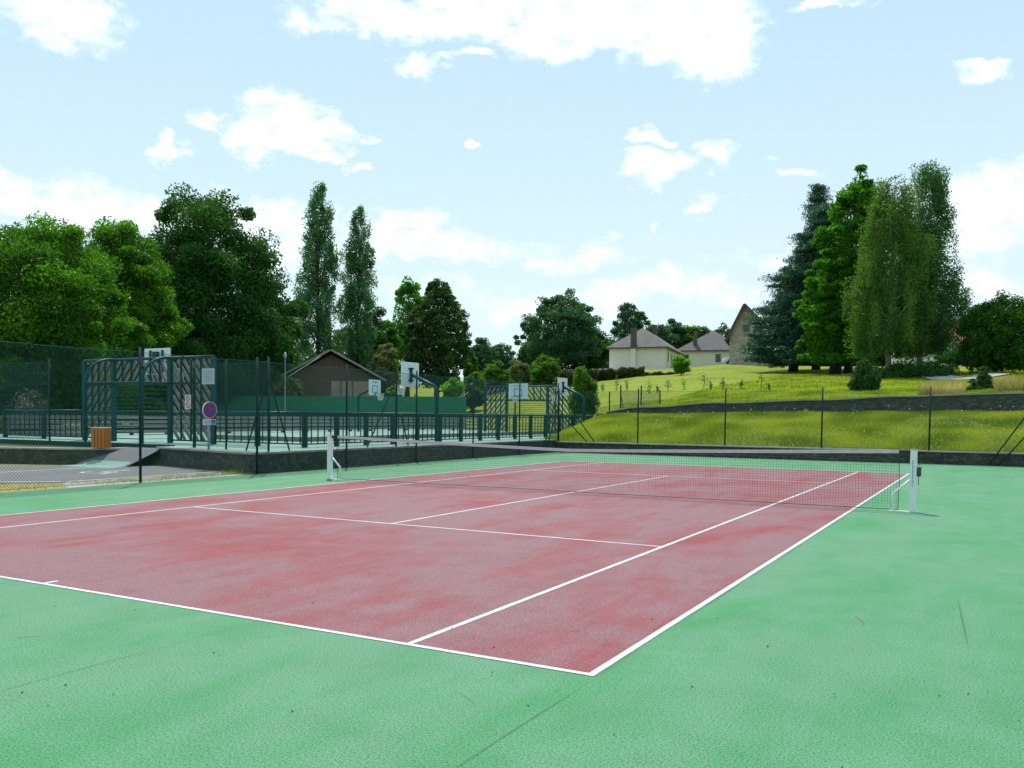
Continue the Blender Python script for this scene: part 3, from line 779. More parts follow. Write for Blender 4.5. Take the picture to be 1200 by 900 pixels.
    MB().tube([(bx0+.225*math.cos(a), cy_+.225*math.sin(a), zz) for a in np.linspace(0, 2*PI, 20, endpoint=False)], .014, 6, True).build('hoop_ring', 'hoop_red', t)
    hoop_net(bx0, cy_, zz, t)
    return t
def hoop_net(cx_, cy_, zz, t):
    m_ = MB()
    for s_ in (1, -1):
        for k in range(12):
            a0 = 2*PI*k/12; pts = []
            for j in range(5):
                a = a0+s_*j*.26; rad = .225-.09*min(1, j/3.2); pts.append((cx_+rad*math.cos(a), cy_+rad*math.sin(a), zz-.1*j))
            m_.tube(pts, .009, 3)
    m_.build('hoop_net', 'hoop_net', t)
goal(Y0, -1, 'large slatted goal wall with arched teal cage at the left pitch end', 3.42, 1)
goal(Y1, 1, 'far slatted goal wall in chevron pattern with white backboard and red hoop', 3.0+.1, -1)

def side_hoop(x, y, s, label, zc, hh=1.0):
    """pole at x,y; arm reaches s*1.15 m in x; board centre zc"""
    t = thing('basketball_hoop', (x, y, ZP), label, 'basketball hoop', 'basketball hoops along the pitch sides')
    zk = zc-.42
    MB().tube([(x, y, ZP), (x, y, zk-.25), (x+s*.03, y, zk-.12), (x+s*.12, y, zk-.02), (x+s*1.1, y, zc-.02)], .07, 10).build('pole', 'rail_teal', t, smooth=True)
    xb = x+s*1.2
    b = MB().box((xb, y, zc), (.035, 1.15, .92)).build('backboard', 'board_white', t, .01)
    m_ = MB(); m_.box((xb-s*.05, y, zc-.02), (.05, .12, .55)); m_.box((xb-s*.05, y, zc+.22), (.05, .3, .05)); m_.box((xb-s*.05, y, zc-.22), (.05, .3, .05)); m_.build('bracket', 'rail_dark', t)
    m_ = MB(); xf = xb+s*.022
    for (cy_, cz_, sy, sz) in ((0,.10,.5,.045), (-.24,-.1,.045,.4), (.24,-.1,.045,.4), (0,-.3,.5,.045)): m_.box((xf, y+cy_, zc+cz_), (.006, sy, sz))
    for cy_ in (-.22,-.12,.02,.1,.2): m_.box((xf, y+cy_, zc+.31), (.006, .06, .07))
    m_.build('printed_marking', 'board_print', b)
    cx_ = xb+s*.42; zz = zc-.36
    m_ = MB().tube([(cx_+.225*math.cos(a), y+.225*math.sin(a), zz) for a in np.linspace(0, 2*PI, 20, endpoint=False)], .016, 6, True)
    m_.box((xb+s*.1, y, zz), (.2, .12, .02)); m_.box((xb+s*.035, y, zz-.07), (.02, .12, .14)); m_.build('hoop_ring', 'hoop_red', t)
    hoop_net(cx_, y, zz, t)
side_hoop(-10.35, 10.9, -1, 'near basketball hoop on a bent teal pole, white backboard seen from behind', zat(481, 438, 32.9))
side_hoop(-10.35, 24.6, -1, 'distant basketball hoop on bent teal pole beside the feathery green bush', zat(667, 453.5, 45.4))
side_hoop(-25.6, 25.9, 1, 'basketball hoop facing the court in front of the brown timber hall', zat(434, 454, 52.8))

# sloping handrail beyond the pitch
hr = thing('handrail', (*at(530, 66), .6), 'pale sloping double tube handrail at the right end of the green screen', 'handrail')
D_ = 66; P3 = lambda px, py, D=D_: (*at(px, D), zat(px, py, D))
MB().tube([P3(513,484), P3(521,484), P3(528,476), P3(544,460)], .03, 6).build('rail', 'metal_pale', hr)
MB().tube([P3(522,486.5,67), P3(536,470,67), P3(549,459,67)], .03, 6).build('rail', 'metal_pale', hr)
m_ = MB()
for px, py in ((521,484), (533,471), (544,460)): m_.tube([P3(px, py), (*at(px, D_), .5)], .02, 5)
m_.build('upright', 'metal_pale', hr)

# ------------------------------------------------------------------ things around the pitch
# no parking sign with plate
sx, sy = -10.55, .85
sy_, _t = on_x(245, -10.6); sx, sy = -10.6, sy_+.0
sx, sy = on_y(244.5, .88)[0], .88
sg = thing('parking_sign', (sx, sy, .55), 'round blue and red no parking sign with a small plate on a grey pole', 'road sign')
Ds = col_depth(sx, sy)[1]
zc = zat(244, 480.5, Ds); nrm = Vector((CAM.x-sx, CAM.y-sy, 0)).normalized()
side_n = Vector((nrm.y*1.0, -nrm.x, 0))
ang = math.atan2(nrm.y, nrm.x)+.62; nrm = Vector((math.cos(ang), math.sin(ang), 0)); tx = Vector((-nrm.y, nrm.x, 0))
MB().tube([(sx, sy, .55), (sx, sy, zc+.1)], .035, 8).build('pole', 'galvanised', sg, smooth=True)
def disc(mb, c, r, th, off, seg=28, r2=0):
    f = c+nrm*off; fr = [f+tx*r*math.cos(a)+Vector((0,0,r*math.sin(a))) for a in np.linspace(0, 2*PI, seg, endpoint=False)]
    bk_ = [p-nrm*th for p in fr]; n = len(fr); i = len(mb.v); mb.v += [tuple(p) for p in fr+bk_]
    mb.f.append(tuple(range(i, i+n))); mb.f.append(tuple(range(i+n, i+2*n))[::-1])
    for k in range(n): mb.f.append((i+k, i+(k+1) % n, i+n+(k+1) % n, i+n+k))
    return mb
cc = Vector((sx, sy, zc)); rs = .235
disc(MB(), cc, rs, .03, .06).build('rim', 'sign_white', sg)
disc(MB(), cc, rs*.93, .004, .064).build('red_ring', 'sign_red', sg)
disc(MB(), cc, rs*.70, .004, .068).build('blue_face', 'sign_blue', sg)
m_ = MB()
for s_ in (1, -1):
    a = cc+nrm*.071+tx*rs*.5*s_+Vector((0,0,rs*.5)); b = cc+nrm*.071-tx*rs*.5*s_-Vector((0,0,rs*.5)); m_.bar(a+nrm*.001*s_, b+nrm*.001*s_, .05, .004, up=tuple(nrm))
m_.build('red_cross', 'sign_red', sg)
pc = Vector((sx, sy, zat(245, 494.5, Ds)))+nrm*.05
def plate(mb, c, w_, h_, th):
    p = []
    for o_ in (-th, 0):
        for a, b in ((-1,-1), (1,-1), (1,1), (-1,1)): p.append(c+tx*a*w_/2+Vector((0,0,b*h_/2))+nrm*o_)
    return mb.hexa(p)
plate(MB(), pc, .42, .16, .02).build('plate', 'sign_white', sg)
plate(MB(), pc+nrm*.004+tx*.125, .13, .13, .003).build('blue_square', 'sign_blue', sg)
def text(body, size, loc, mx, mat, name, parent, align='CENTER'):
    cu = bpy.data.curves.new(name, 'FONT'); cu.body = body; cu.size = size; cu.align_x = align; cu.align_y = 'CENTER'; cu.extrude = .001
    o = bpy.data.objects.new('tmp', cu); me = bpy.data.meshes.new_from_object(o)
    bpy.data.objects.remove(o); me.materials.clear(); me.materials.append(MT[mat])
    o = bpy.data.objects.new(name, me); COL.objects.link(o); o.matrix_world = mx
    if parent: o.parent = parent; o.matrix_parent_inverse = parent.matrix_basis.inverted()
    return o
def face_mx(c, txv, nv):
    return Matrix(((txv.x, 0, nv.x, c.x), (txv.y, 0, nv.y, c.y), (txv.z, 1, nv.z, c.z), (0,0,0,1)))
text('SAUF', .105, None, face_mx(pc+nrm*.004-tx*.07, tx, nrm), 'blue_print', 'lettering', sg)
m_ = MB(); c2 = pc+nrm*.009+tx*.125
disc_c = c2+Vector((0,0,.042))
for a, b in (((-.01,.02),(-.005,-.01)), ((-.005,-.01),(.025,-.012)), ((.025,-.012),(.035,-.045)), ((-.02,-.01),(-.03,-.035)), ((-.03,-.035),(-.005,-.052)), ((-.005,-.052),(.015,-.038))):
    m_.bar(c2+tx*a[0]+Vector((0,0,a[1])), c2+tx*b[0]+Vector((0,0,b[1])), .009, .003, up=tuple(nrm))
m_.box(tuple(disc_c+tx*-.012), (.014,.014,.014)); m_.build('wheelchair_symbol', 'sign_white', sg)

# red and white notice on the fence post pair
nx_, ny_ = on_y(223.5, 1.75)[0], 1.75
nb = thing('notice_board', (nx_, ny_, .6), 'narrow pink and white notice with two red rings on the mesh fence post', 'notice')
Dn = col_depth(nx_, ny_)[1]; zc = zat(223, 471, Dn); yq = ny_-.05
MB().box((nx_-.06, yq, zc), (.24, .02, .42)).build('panel', 'sign_white', nb)
m_ = MB()
for dz in (.10, -.10):
    m_.tube([(nx_-.06+.075*math.cos(a), yq-.013, zc+dz+.075*math.sin(a)) for a in np.linspace(0, 2*PI, 14, endpoint=False)], .014, 4, True)
    m_.bar((nx_-.11, yq-.014, zc+dz+.05), (nx_-.01, yq-.014, zc+dz-.05), .02, .006, up=(0,1,0))
m_.build('red_rings', 'sign_red', nb)
MB().tube([(nx_+.12, ny_, .55), (nx_+.12, ny_, 2.9)], .03, 7).build('post', 'fence_green', nb)
def board(px, py, w_, h_, label, y=Y0-.07, print_=True):
    x, D = on_y(px, y); z = zat(px, py, D)
    t = thing('information_board', (x, y, z-h_/2), label, 'sign', 'boards fixed on the slatted goal wall')
    MB().box((x, y, z), (w_, .02, h_)).build('panel', 'board_white', t)
    m_ = MB()
    if print_:
        for k in range(5): m_.box((x, y-.012, z+h_*(.3-.15*k)), (w_*.7*(1-.1*(k % 2)), .003, h_*.05))
    m_.build('printed_lines', 'galvanised', t)
board(244, 441, .56, .52, 'grey printed notice at the upper right of the slatted goal wall')
board(209, 441, .5, .55, 'pale blue board behind the slats beside the left goal arch', Y0+.14, True)
# bin
bp = ground_pt(118, 526.5, .47); 
bn = thing('litter_bin', (bp.x, bp.y, .47), 'square orange brown wooden slatted litter bin on the end of the low wall', 'litter bin')
bp = Vector((-16.15, .92, .47)); bn.location = bp
rz = .5
ca, sa = math.cos(rz), math.sin(rz)
for s0 in range(4):
    m_ = MB(); a = rz+s0*PI/2
    for k in range(4):
        o_ = (k-1.5)*.103; x = bp.x+math.cos(a)*o_-math.sin(a)*.21; y = bp.y+math.sin(a)*o_+math.cos(a)*.21
        m_.box((x, y, .47+.32), (.078, .03, .58), a)
    m_.build('slat_side', 'bin_wood', bn)
MB().box((bp.x, bp.y, .47+.30), (.37, .37, .54), rz).build('liner', 'strap_dark', bn)
m_ = MB(); c4 = [(bp.x+.215*(ca*u-sa*v), bp.y+.215*(sa*u+ca*v), .47+.63) for u, v in ((-1,-1),(1,-1),(1,1),(-1,1))]
m_.tube(c4, .014, 5, True); m_.build('rim', 'metal_pale', bn)

# green screen
gs = thing('green_screen', (*at(380, 65), .5), 'long dark green windscreen fence behind the pitch below the timber hall', 'screen')
pts = [(px, 64.5+(px-215)*.004) for px in np.linspace(206, 546, 18)]
m_ = MB()
for (p0, D0), (p1, D1) in zip(pts, pts[1:]):
    a, b = at(p0, D0), at(p1, D1); zt0, zt1 = zat(p0, 463.2+(p0-215)*.006, D0), zat(p1, 463.2+(p1-215)*.006, D1)
    s0 = .06*math.sin(p0*.13); s1 = .06*math.sin(p1*.13)
    m_.hexa([(a[0],a[1]+s0,.45),(b[0],b[1]+s1,.45),(b[0],b[1]+s1+.03,.45),(a[0],a[1]+s0+.03,.45),(a[0],a[1],zt0),(b[0],b[1],zt1),(b[0],b[1]+.03,zt1),(a[0],a[1]+.03,zt0)])
m_.build('screen_sheet', 'banner_green', gs)
for (p0, D0) in pts[::2]:
    a = at(p0, D0+.12); MB().tube([(a[0], a[1], .4), (a[0], a[1], zat(p0, 462, D0))], .04, 6).build('post', 'fence_green', gs)
# lamp
x, y = at(334, 63); lp = thing('street_lamp', (x, y, .5), 'slim pale lamp post with a small round head left of the timber hall', 'street lamp')
zt = zat(334, 420, 63)
MB().tube([(x,y,.4),(x,y,zt)], [.045,.028], 8).build('pole', 'galvanised', lp)
MB().tube([(x,y,zt-.02),(x,y,zt+.12),(x,y,zt+.3),(x,y,zt+.42)], [.05,.11,.11,.04], 12).build('lamp_head', 'galvanised', lp, smooth=True)

# ------------------------------------------------------------------ buildings
def bframe(px, D, yaw): 
    x, y = at(px, D); c, s = math.cos(yaw), math.sin(yaw)
    return (lambda u, v, z: (x+u*c-v*s, y+u*s+v*c, z)), x, y
# timber hall : gable faces the camera
D0 = 70; gx, gy = at(388, D0); fx = math.atan2(R_.y, R_.x)+.10
hall = thing('timber_hall', (gx, gy, .5), 'low brown timber hall with wide dark gable roof behind the green screen', 'building')
G, _, _ = bframe(388, D0, fx)
W_ = 62/FPX*D0; ze = zat(388, 445, D0); za = zat(388, 412, D0); zb = .3; dep = 9
m_ = MB(); wl, wr = -.85*W_, .90*W_
m_.hexa([G(wl,0,zb), G(0,0,zb), G(0,dep,zb), G(wl,dep,zb), G(wl,0,ze-.1), G(0,0,ze-.1), G(0,dep,ze-.1), G(wl,dep,ze-.1)]); m_.build('wall', 'wood_brown', hall)
m_ = MB(); m_.hexa([G(.0,-.02,zb), G(wr,-.02,zb), G(wr,dep,zb), G(.0,dep,zb), G(.0,-.02,ze-.1), G(wr,-.02,ze-.1), G(wr,dep,ze-.1), G(0,dep,ze-.1)]); m_.build('wall', 'tan_panel', hall)
m_ = MB()
for u in (.2, .45): m_.box(G(wr*u, -.05, (zb+ze)/2), (.06,.06,ze-zb-.2), fx)
m_.build('panel_joint', 'trim_brown', hall)
m_ = MB(); m_.hexa([G(-.9*W_,.02,ze-.1), G(.93*W_,.02,ze-.1), G(.93*W_,.25,ze-.1), G(-.9*W_,.25,ze-.1), G(-.02,.02,za-.25), G(.02,.02,za-.25), G(.02,.25,za-.25), G(-.02,.25,za-.25)]); m_.build('gable', 'wood_brown', hall)
m_ = MB()
for s_ in (-1, 1):
    m_.hexa([G(0,-.7,za-.02), G(s_*W_*1.03,-.7,ze-.12), G(s_*W_*1.03,dep+.5,ze-.12), G(0,dep+.5,za-.02), G(0,-.7,za+.12), G(s_*W_*1.03,-.7,ze+.02), G(s_*W_*1.03,dep+.5,ze+.02), G(0,dep+.5,za+.12)])
m_.build('roof', 'roof_dark', hall)
m_ = MB()
for s_ in (-1, 1): m_.bar(G(s_*.05,-.76,za+.06), G(s_*W_*1.03,-.76,ze-.04), .05, .14)
m_.build('verge_board', 'plank_grey', hall)
m_ = MB(); m_.bar(G(-.18*W_,-.9,za-.55*(za-ze)*.36), G(-.8*W_,-.9,ze+.08), .05, .07); m_.build('gutter', 'metal_pale', hall)
m_ = MB(); m_.box(G(-.98*W_, 1.5, (zb+ze-.4)/2), (1.6,2.4,ze-.4-zb), fx); m_.build('side_annex', 'tan_panel', hall)

def hip_house(px, D, yaw, w_, dep, zbase, he, hr, label, wallmat, roofmat, name='house', overhang=.45):
    G, x, y = bframe(px, D, yaw); t = thing(name, (x, y, zbase), label, 'house')
    m_ = MB(); m_.hexa([G(0,0,zbase-1.2), G(w_,0,zbase-1.2), G(w_,dep,zbase-1.2), G(0,dep,zbase-1.2), G(0,0,zbase+he), G(w_,0,zbase+he), G(w_,dep,zbase+he), G(0,dep,zbase+he)]); m_.build('wall', wallmat, t)
    o_ = overhang; z0 = zbase+he; z1 = zbase+he+hr; a = [G(-o_,-o_,z0), G(w_+o_,-o_,z0), G(w_+o_,dep+o_,z0), G(-o_,dep+o_,z0)]
    r0, r1 = G(w_/2, w_*.5, z1), G(w_/2, dep-w_*.5, z1)
    mb = MB(); i = 0; mb.v = [tuple(q) for q in a+[r0, r1]] + [(q[0], q[1], q[2]-.16) for q in a]
    mb.f = [(0,1,4), (1,2,5,4), (2,3,5), (3,0,4,5), (0,6,7,1), (1,7,8,2), (2,8,9,3), (3,9,6,0), (9,8,7,6)]
    rf = mb.build('roof', roofmat, t)
    m_ = MB()
    for p, q in ((0,1),(1,2)): m_.bar(Vector(a[p])-Vector((0,0,.1)), Vector(a[q])-Vector((0,0,.1)), .12, .16)
    m_.build('gutter', 'trim_brown', t)
    return t, G, z0, z1, rf
base_yaw = math.atan2(R_.y, R_.x)
D1 = 130; zb1 = zat(712, 431.5, D1)
t, G, z0, z1, rf = hip_house(713, D1, (base_yaw-.36), 8.1, 18.5, zb1, zat(745,408,D1)-zb1, zat(754,386,134)-zat(754,408,D1), 'cream house with brown hipped roof and wide blank end wall above the hedge', 'wall_cream', 'roof_brown')
m_ = MB(); m_.box(G(3.55,-.2,(zb1+z0)/2-.6), (.75,.35,z0-zb1+1.3), (base_yaw-.36)); m_.build('chimney_stack', 'wall_cream', t)
m_ = MB(); m_.box(G(3.55,-.1,z0+1.3), (.8,.5,2.9), (base_yaw-.36)); m_.build('chimney', 'trim_brown', rf)
m_ = MB(); m_.box(G(5.0,9.,z1+.2), (.7,.6,1.4), (base_yaw-.36)); m_.build('chimney', 'trim_brown', rf)
for v, ww, h0, h1 in ((2.2,1.0,1.0,2.3), (5.6,1.2,-.2,2.2), (8.5,1.0,1.0,2.3), (11.8,1.2,-.2,2.2), (15,1.,1.,2.3)):
    f = MB(); f.box(G(8.12, v, zb1+(h0+h1)/2), (.10, ww+.2, h1-h0+.2), (base_yaw-.36)); f = f.build('window', 'wall_white', t)
    g = MB(); g.box(G(8.17, v, zb1+(h0+h1)/2), (.06, ww, h1-h0), (base_yaw-.36)); g.build('pane', 'window_dark', f)
m_ = MB(); m_.box(G(4.,-1.4,zb1-.85), (11,2.2,1.3), (base_yaw-.36)); m_.build('terrace', 'wall_white', t)
D2 = 150; zb2 = zat(797, 429.5, D2)
t, G, z0, z1, rf = hip_house(793, D2, (base_yaw-.34), 10.6, 16, zb2, zat(830,411.5,D2)-zb2, zat(840,388,D2+4)-zat(840,411.5,D2), 'cream house with dark grey hipped roof between the other house and stone barn', 'wall_cream', 'roof_grey')
m_ = MB(); m_.box(G(2.7,1.2,z0+2.0), (.6,.5,2.6), (base_yaw-.34)); m_.build('chimney', 'trim_brown', rf)
for u in (1.4, 6.6): 
    f = MB(); f.box(G(u, -.03, zb2+1.3), (1.1,.08,1.6), (base_yaw-.34)); f = f.build('window', 'wall_white', t)
    MB().box(G(u, -.09, zb2+1.3), (.85,.05,1.35), (base_yaw-.34)).build('pane', 'window_dark', f)
# barn
D3 = 112; zb3 = zat(853, 424.5, D3); by_ = base_yaw-.34
G, x, y = bframe(853, D3, by_); barn = thing('stone_barn', (x, y, zb3), 'tall beige stone barn with steep brown roof partly behind the pine', 'barn')
Wb = 4.9; apx = 1.75; zl = zat(853, 393, D3); za = zat(869, 359.5, D3); zr = zat(895, 392, D3); dp = 12
mb = MB(); f0 = [G(0,0,zb3-1.5), G(Wb,0,zb3-1.5), G(Wb,0,zr), G(apx,0,za), G(0,0,zl)]; b0 = [G(0,dp,zb3-1.5), G(Wb,dp,zb3-1.5), G(Wb,dp,zr), G(apx,dp,za), G(0,dp,zl)]
mb.v = f0+b0; mb.f = [(0,1,2,3,4), (9,8,7,6,5), (0,4,9,5), (1,6,7,2), (3,2,7,8), (4,3,8,9), (0,5,6,1)]
mb.build('wall', 'stone_barn', barn)
m_ = MB()
def slab(p, q, th=.22, o0=-.6): 
    (u0, z0_), (u1, z1_) = p, q
    m_.hexa([G(u0,o0,z0_), G(u1,o0,z1_), G(u1,dp+.5,z1_), G(u0,dp+.5,z0_), G(u0,o0,z0_+th), G(u1,o0,z1_+th), G(u1,dp+.5,z1_+th), G(u0,dp+.5,z0_+th)])
slab((-.45, zl-.9), (apx, za+.02)); slab((apx, za+.02), (Wb+.5, zr-.35)); m_.build('roof', 'roof_brown', barn)
m_ = MB(); m_.bar(G(-.45,-.66,zl-.85), G(apx,-.66,za+.12), .06, .3); m_.bar(G(apx,-.66,za+.12), G(Wb+.5,-.66,zr-.25), .06, .3); m_.build('verge_board', 'trim_brown', barn)
MB().box(G(2.0,-.04,zb3+4.2), (.7,.1,.9), by_).build('window', 'window_dark', barn)
# right house
D4 = 115; zb4 = zat(1100, 421, D4)
G, x, y = bframe(1072, D4, base_yaw+.05); rh = thing('house', (x, y, zb4), 'white house with red tiled roof glimpsed between the birch and round conifer', 'house')
Wh = 12; he = zat(1110, 396.5, D4)
m_ = MB(); m_.hexa([G(0,0,zb4-2), G(Wh,0,zb4-2), G(Wh,7,zb4-2), G(0,7,zb4-2), G(0,0,he), G(Wh,0,he), G(Wh,7,he), G(0,7,he)]); m_.build('wall', 'wall_white', rh)
m_ = MB(); hr_ = zat(1110, 380, D4+3.5); m_.hexa([G(-.4,-.5,he-.1), G(Wh+.4,-.5,he-.1), G(Wh+.4,7.5,he-.1), G(-.4,7.5,he-.1), G(-.4,3.4,hr_), G(Wh+.4,3.4,hr_), G(Wh+.4,3.6,hr_), G(-.4,3.6,hr_)]); m_.build('roof', 'roof_red', rh)
for u in (2, 5.2, 9):
    f = MB().box(G(u,-.03,zb4+1.4), (1.1,.08,1.4), base_yaw+.05).build('window', 'trim_brown', rh); MB().box(G(u,-.09,zb4+1.4), (.85,.05,1.15), base_yaw+.05).build('pane', 'window_dark', f)
MB().box(G(8.,3.5,hr_+.4), (.7,.7,1.4), base_yaw+.05).build('chimney', 'wall_white', rh)

# white car beside barn
cx_, cy_ = at(847, 126); cz_ = zat(850, 425.5, 126)-.1
car = thing('parked_car', (cx_, cy_, cz_), 'white car whose front shows beside the stone barn', 'car')
G, _, _ = bframe(846.0, 126, base_yaw-.1)
prof = [(0,.25),(0,.62),(.25,.78),(1.0,.9),(1.55,1.35),(2.9,1.4),(3.6,.95),(4.0,.85),(4.05,.3)]
mb = MB(); n = len(prof); mb.v = [G(u*1, -.8, cz_+z) for u, z in prof]+[G(u, .8, cz_+z) for u, z in prof]
mb.f = [tuple(range(n))[::-1], tuple(range(n, 2*n))]+[(k, (k+1) % n, n+(k+1) % n, n+k) for k in range(n)]; mb.build('body', 'car_white', car, .04)
m_ = MB()
m_.hexa([G(1.12,-.82,cz_+.92), G(3.3,-.82,cz_+.95), G(3.3,.82,cz_+.95), G(1.12,.82,cz_+.92), G(1.6,-.82,cz_+1.28), G(2.85,-.82,cz_+1.32), G(2.85,.82,cz_+1.32), G(1.6,.82,cz_+1.28)]); m_.build('window', 'window_dark', car)
for u in (.8, 3.2):
    for v in (-.78, .78):
        MB().tube([G(u, v-.1, cz_+.3), G(u, v+.1, cz_+.3)], .3, 14).build('wheel', 'tyre', car)

# pale garden path on the meadow
def ribbon(name, pts, wd, mat, dz=.05):
    mb = MB(); P = []
    for px, D in pts: P.append(Vector((*at(px, D), 0)))
    Q = []
    for a, b in zip(P, P[1:]):
        n = max(2, int((b-a).length/.7)); Q += [a.lerp(b, k/n) for k in range(n)]
    Q.append(P[-1]); prev = None
    for k, p in enumerate(Q):
        d = (Q[min(k+1, len(Q)-1)]-Q[max(k-1, 0)]).normalized(); nn = Vector((-d.y, d.x, 0))*wd/2
        a, b = p-nn, p+nn; cur = ((a.x,a.y,H(a.x,a.y)+dz), (b.x,b.y,H(b.x,b.y)+dz))
        if prev: mb.quad(prev[0], cur[0], cur[1], prev[1])
        prev = cur
    return struct(name, mb, mat)
ribbon('garden_path', [(965,98), (1000,90), (1040,80), (1080,68), (1110,60), (1132,58), (1180,62)], 1.9, 'path_pale', .09)

# small meadow fence panel
mf = thing('wire_fence', (*at(740, 47), 2.1), 'small old wire mesh fence panel on thin posts in the meadow above the wall', 'fence')
for px, ytop in ((714,459), (727,451), (751,452), (773,457.5)):
    x, y = at(px, 47.5); MB().tube([(x,y,H(x,y)-.1), (x,y,zat(px, ytop, 47.5))], .035, 6).build('post', 'fence_green', mf)
m_ = MB(); a, b = at(727, 47.5), at(773, 47.5); chain_panel(m_, a, b, 2.0, zat(750, 457, 47.5), .06, .004); m_.build('wire_mesh', 'wire_pale', mf)
x, y = at(727, 47.5); MB().tube([(x,y,zat(727,460,47.5)), (*at(730, 47.2), 2.0)], .025, 5).build('brace', 'fence_green', mf)

# ------------------------------------------------------------------ trees
def rot_pts(n): 
    v = RNG.normal(size=(n, 3)); return v/np.linalg.norm(v, axis=1, keepdims=True)
def make_crown(base, zb, zt, rad, prof, seed, nclump, clump_r, leaf, nleaf, flat_=.75, mode='round', inner=.3, wob=.28, off=(0,0), core=.5, rag=.12):
    """returns clump centres (k,3) and leaf centres, tints"""
    rg = np.random.default_rng(seed); Hh = zt-zb
    ts = np.array([p[0] for p in prof]); rs_ = np.array([p[1] for p in prof])
    C_ = []; 
    tries = 0
    while len(C_) < nclump and tries < nclump*60:
        tries += 1
        t = rg.random(); th = rg.random()*2*PI
        r = np.interp(t, ts, rs_)
        if rg.random() > r**1.0+.08: continue
        nn = noise.noise(Vector((math.cos(th)*1.3+seed, math.sin(th)*1.3, t*3.2)))+.5*noise.noise(Vector((math.cos(th)*3+seed, math.sin(th)*3, t*7)))
        Rr = rad*r*(1+wob*nn); k = math.sqrt(rg.uniform(inner, 1))
        if rag and rg.random() < rag: k = rg.uniform(.98, 1.07)
        C_.append((base[0]+off[0]*t+math.cos(th)*Rr*k, base[1]+off[1]*t+math.sin(th)*Rr*k, zb+Hh*t+rg.normal(0, clump_r*.25)))
    C_ = np.array(C_); n = len(C_); per = max(4, nleaf//n)
    idx = np.repeat(np.arange(n), per); cr = clump_r*rg.uniform(.5, 1.35, n); far_ = np.hypot(C_[:,0]-base[0]-off[0]*.5, C_[:,1]-base[1]-off[1]*.5) > rad*.98; cr[far_] *= .6
    d = rg.normal(size=(n*per, 3)); d /= np.linalg.norm(d, axis=1, keepdims=True)
    rr_ = rg.random(n*per)**.45
    sc = np.array([1, 1, flat_])
    P = C_[idx]+d*(rr_*cr[idx])[:, None]*sc
    if mode == 'pine':   # flattened fans drooping outward
        out = C_[idx]-np.array([base[0], base[1], 0]); out[:, 2] = 0; ol = np.linalg.norm(out, axis=1, keepdims=True)+1e-6
        P[:, 2] -= .10*ol[:, 0]
        P += out/ol*(rg.normal(0, .5, n*per)*cr[idx])[:, None]
    if mode == 'birch':
        drop = rg.random(n*per); L_ = (1.4+2.4*rg.random(n))[idx]
        strand = rg.integers(0, 9, n*per); ang = strand*.7+idx*1.3
        P = C_[idx]+np.stack([np.cos(ang)*cr[idx]*(.25+.09*strand)+rg.normal(0, .13, n*per), np.sin(ang)*cr[idx]*(.25+.09*strand)+rg.normal(0, .13, n*per), .3-drop*L_], 1)
        P[:, 2] = np.maximum(P[:, 2], zb-1.2+rg.random(n*per)*1.5)
    ct = rg.normal(.45, .2, n)
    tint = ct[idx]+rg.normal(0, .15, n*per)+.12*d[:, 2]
    if mode in ('round', 'pine') and core > 0:
        m = int(nleaf*core); t = rg.random(m*3); th = rg.random(m*3)*2*PI; r = np.interp(t, ts, rs_); ok = rg.random(m*3) < r*r+.03
        t, th, r = t[ok][:m], th[ok][:m], r[ok][:m]; k = np.sqrt(rg.random(len(t)))*.86
        Q = np.stack([base[0]+off[0]*t+np.cos(th)*rad*r*k, base[1]+off[1]*t+np.sin(th)*rad*r*k, zb+Hh*t], 1)
        P = np.concatenate([P, Q]); tint = np.concatenate([tint, rg.normal(.4, .2, len(Q))])
    return C_, P, tint, cr
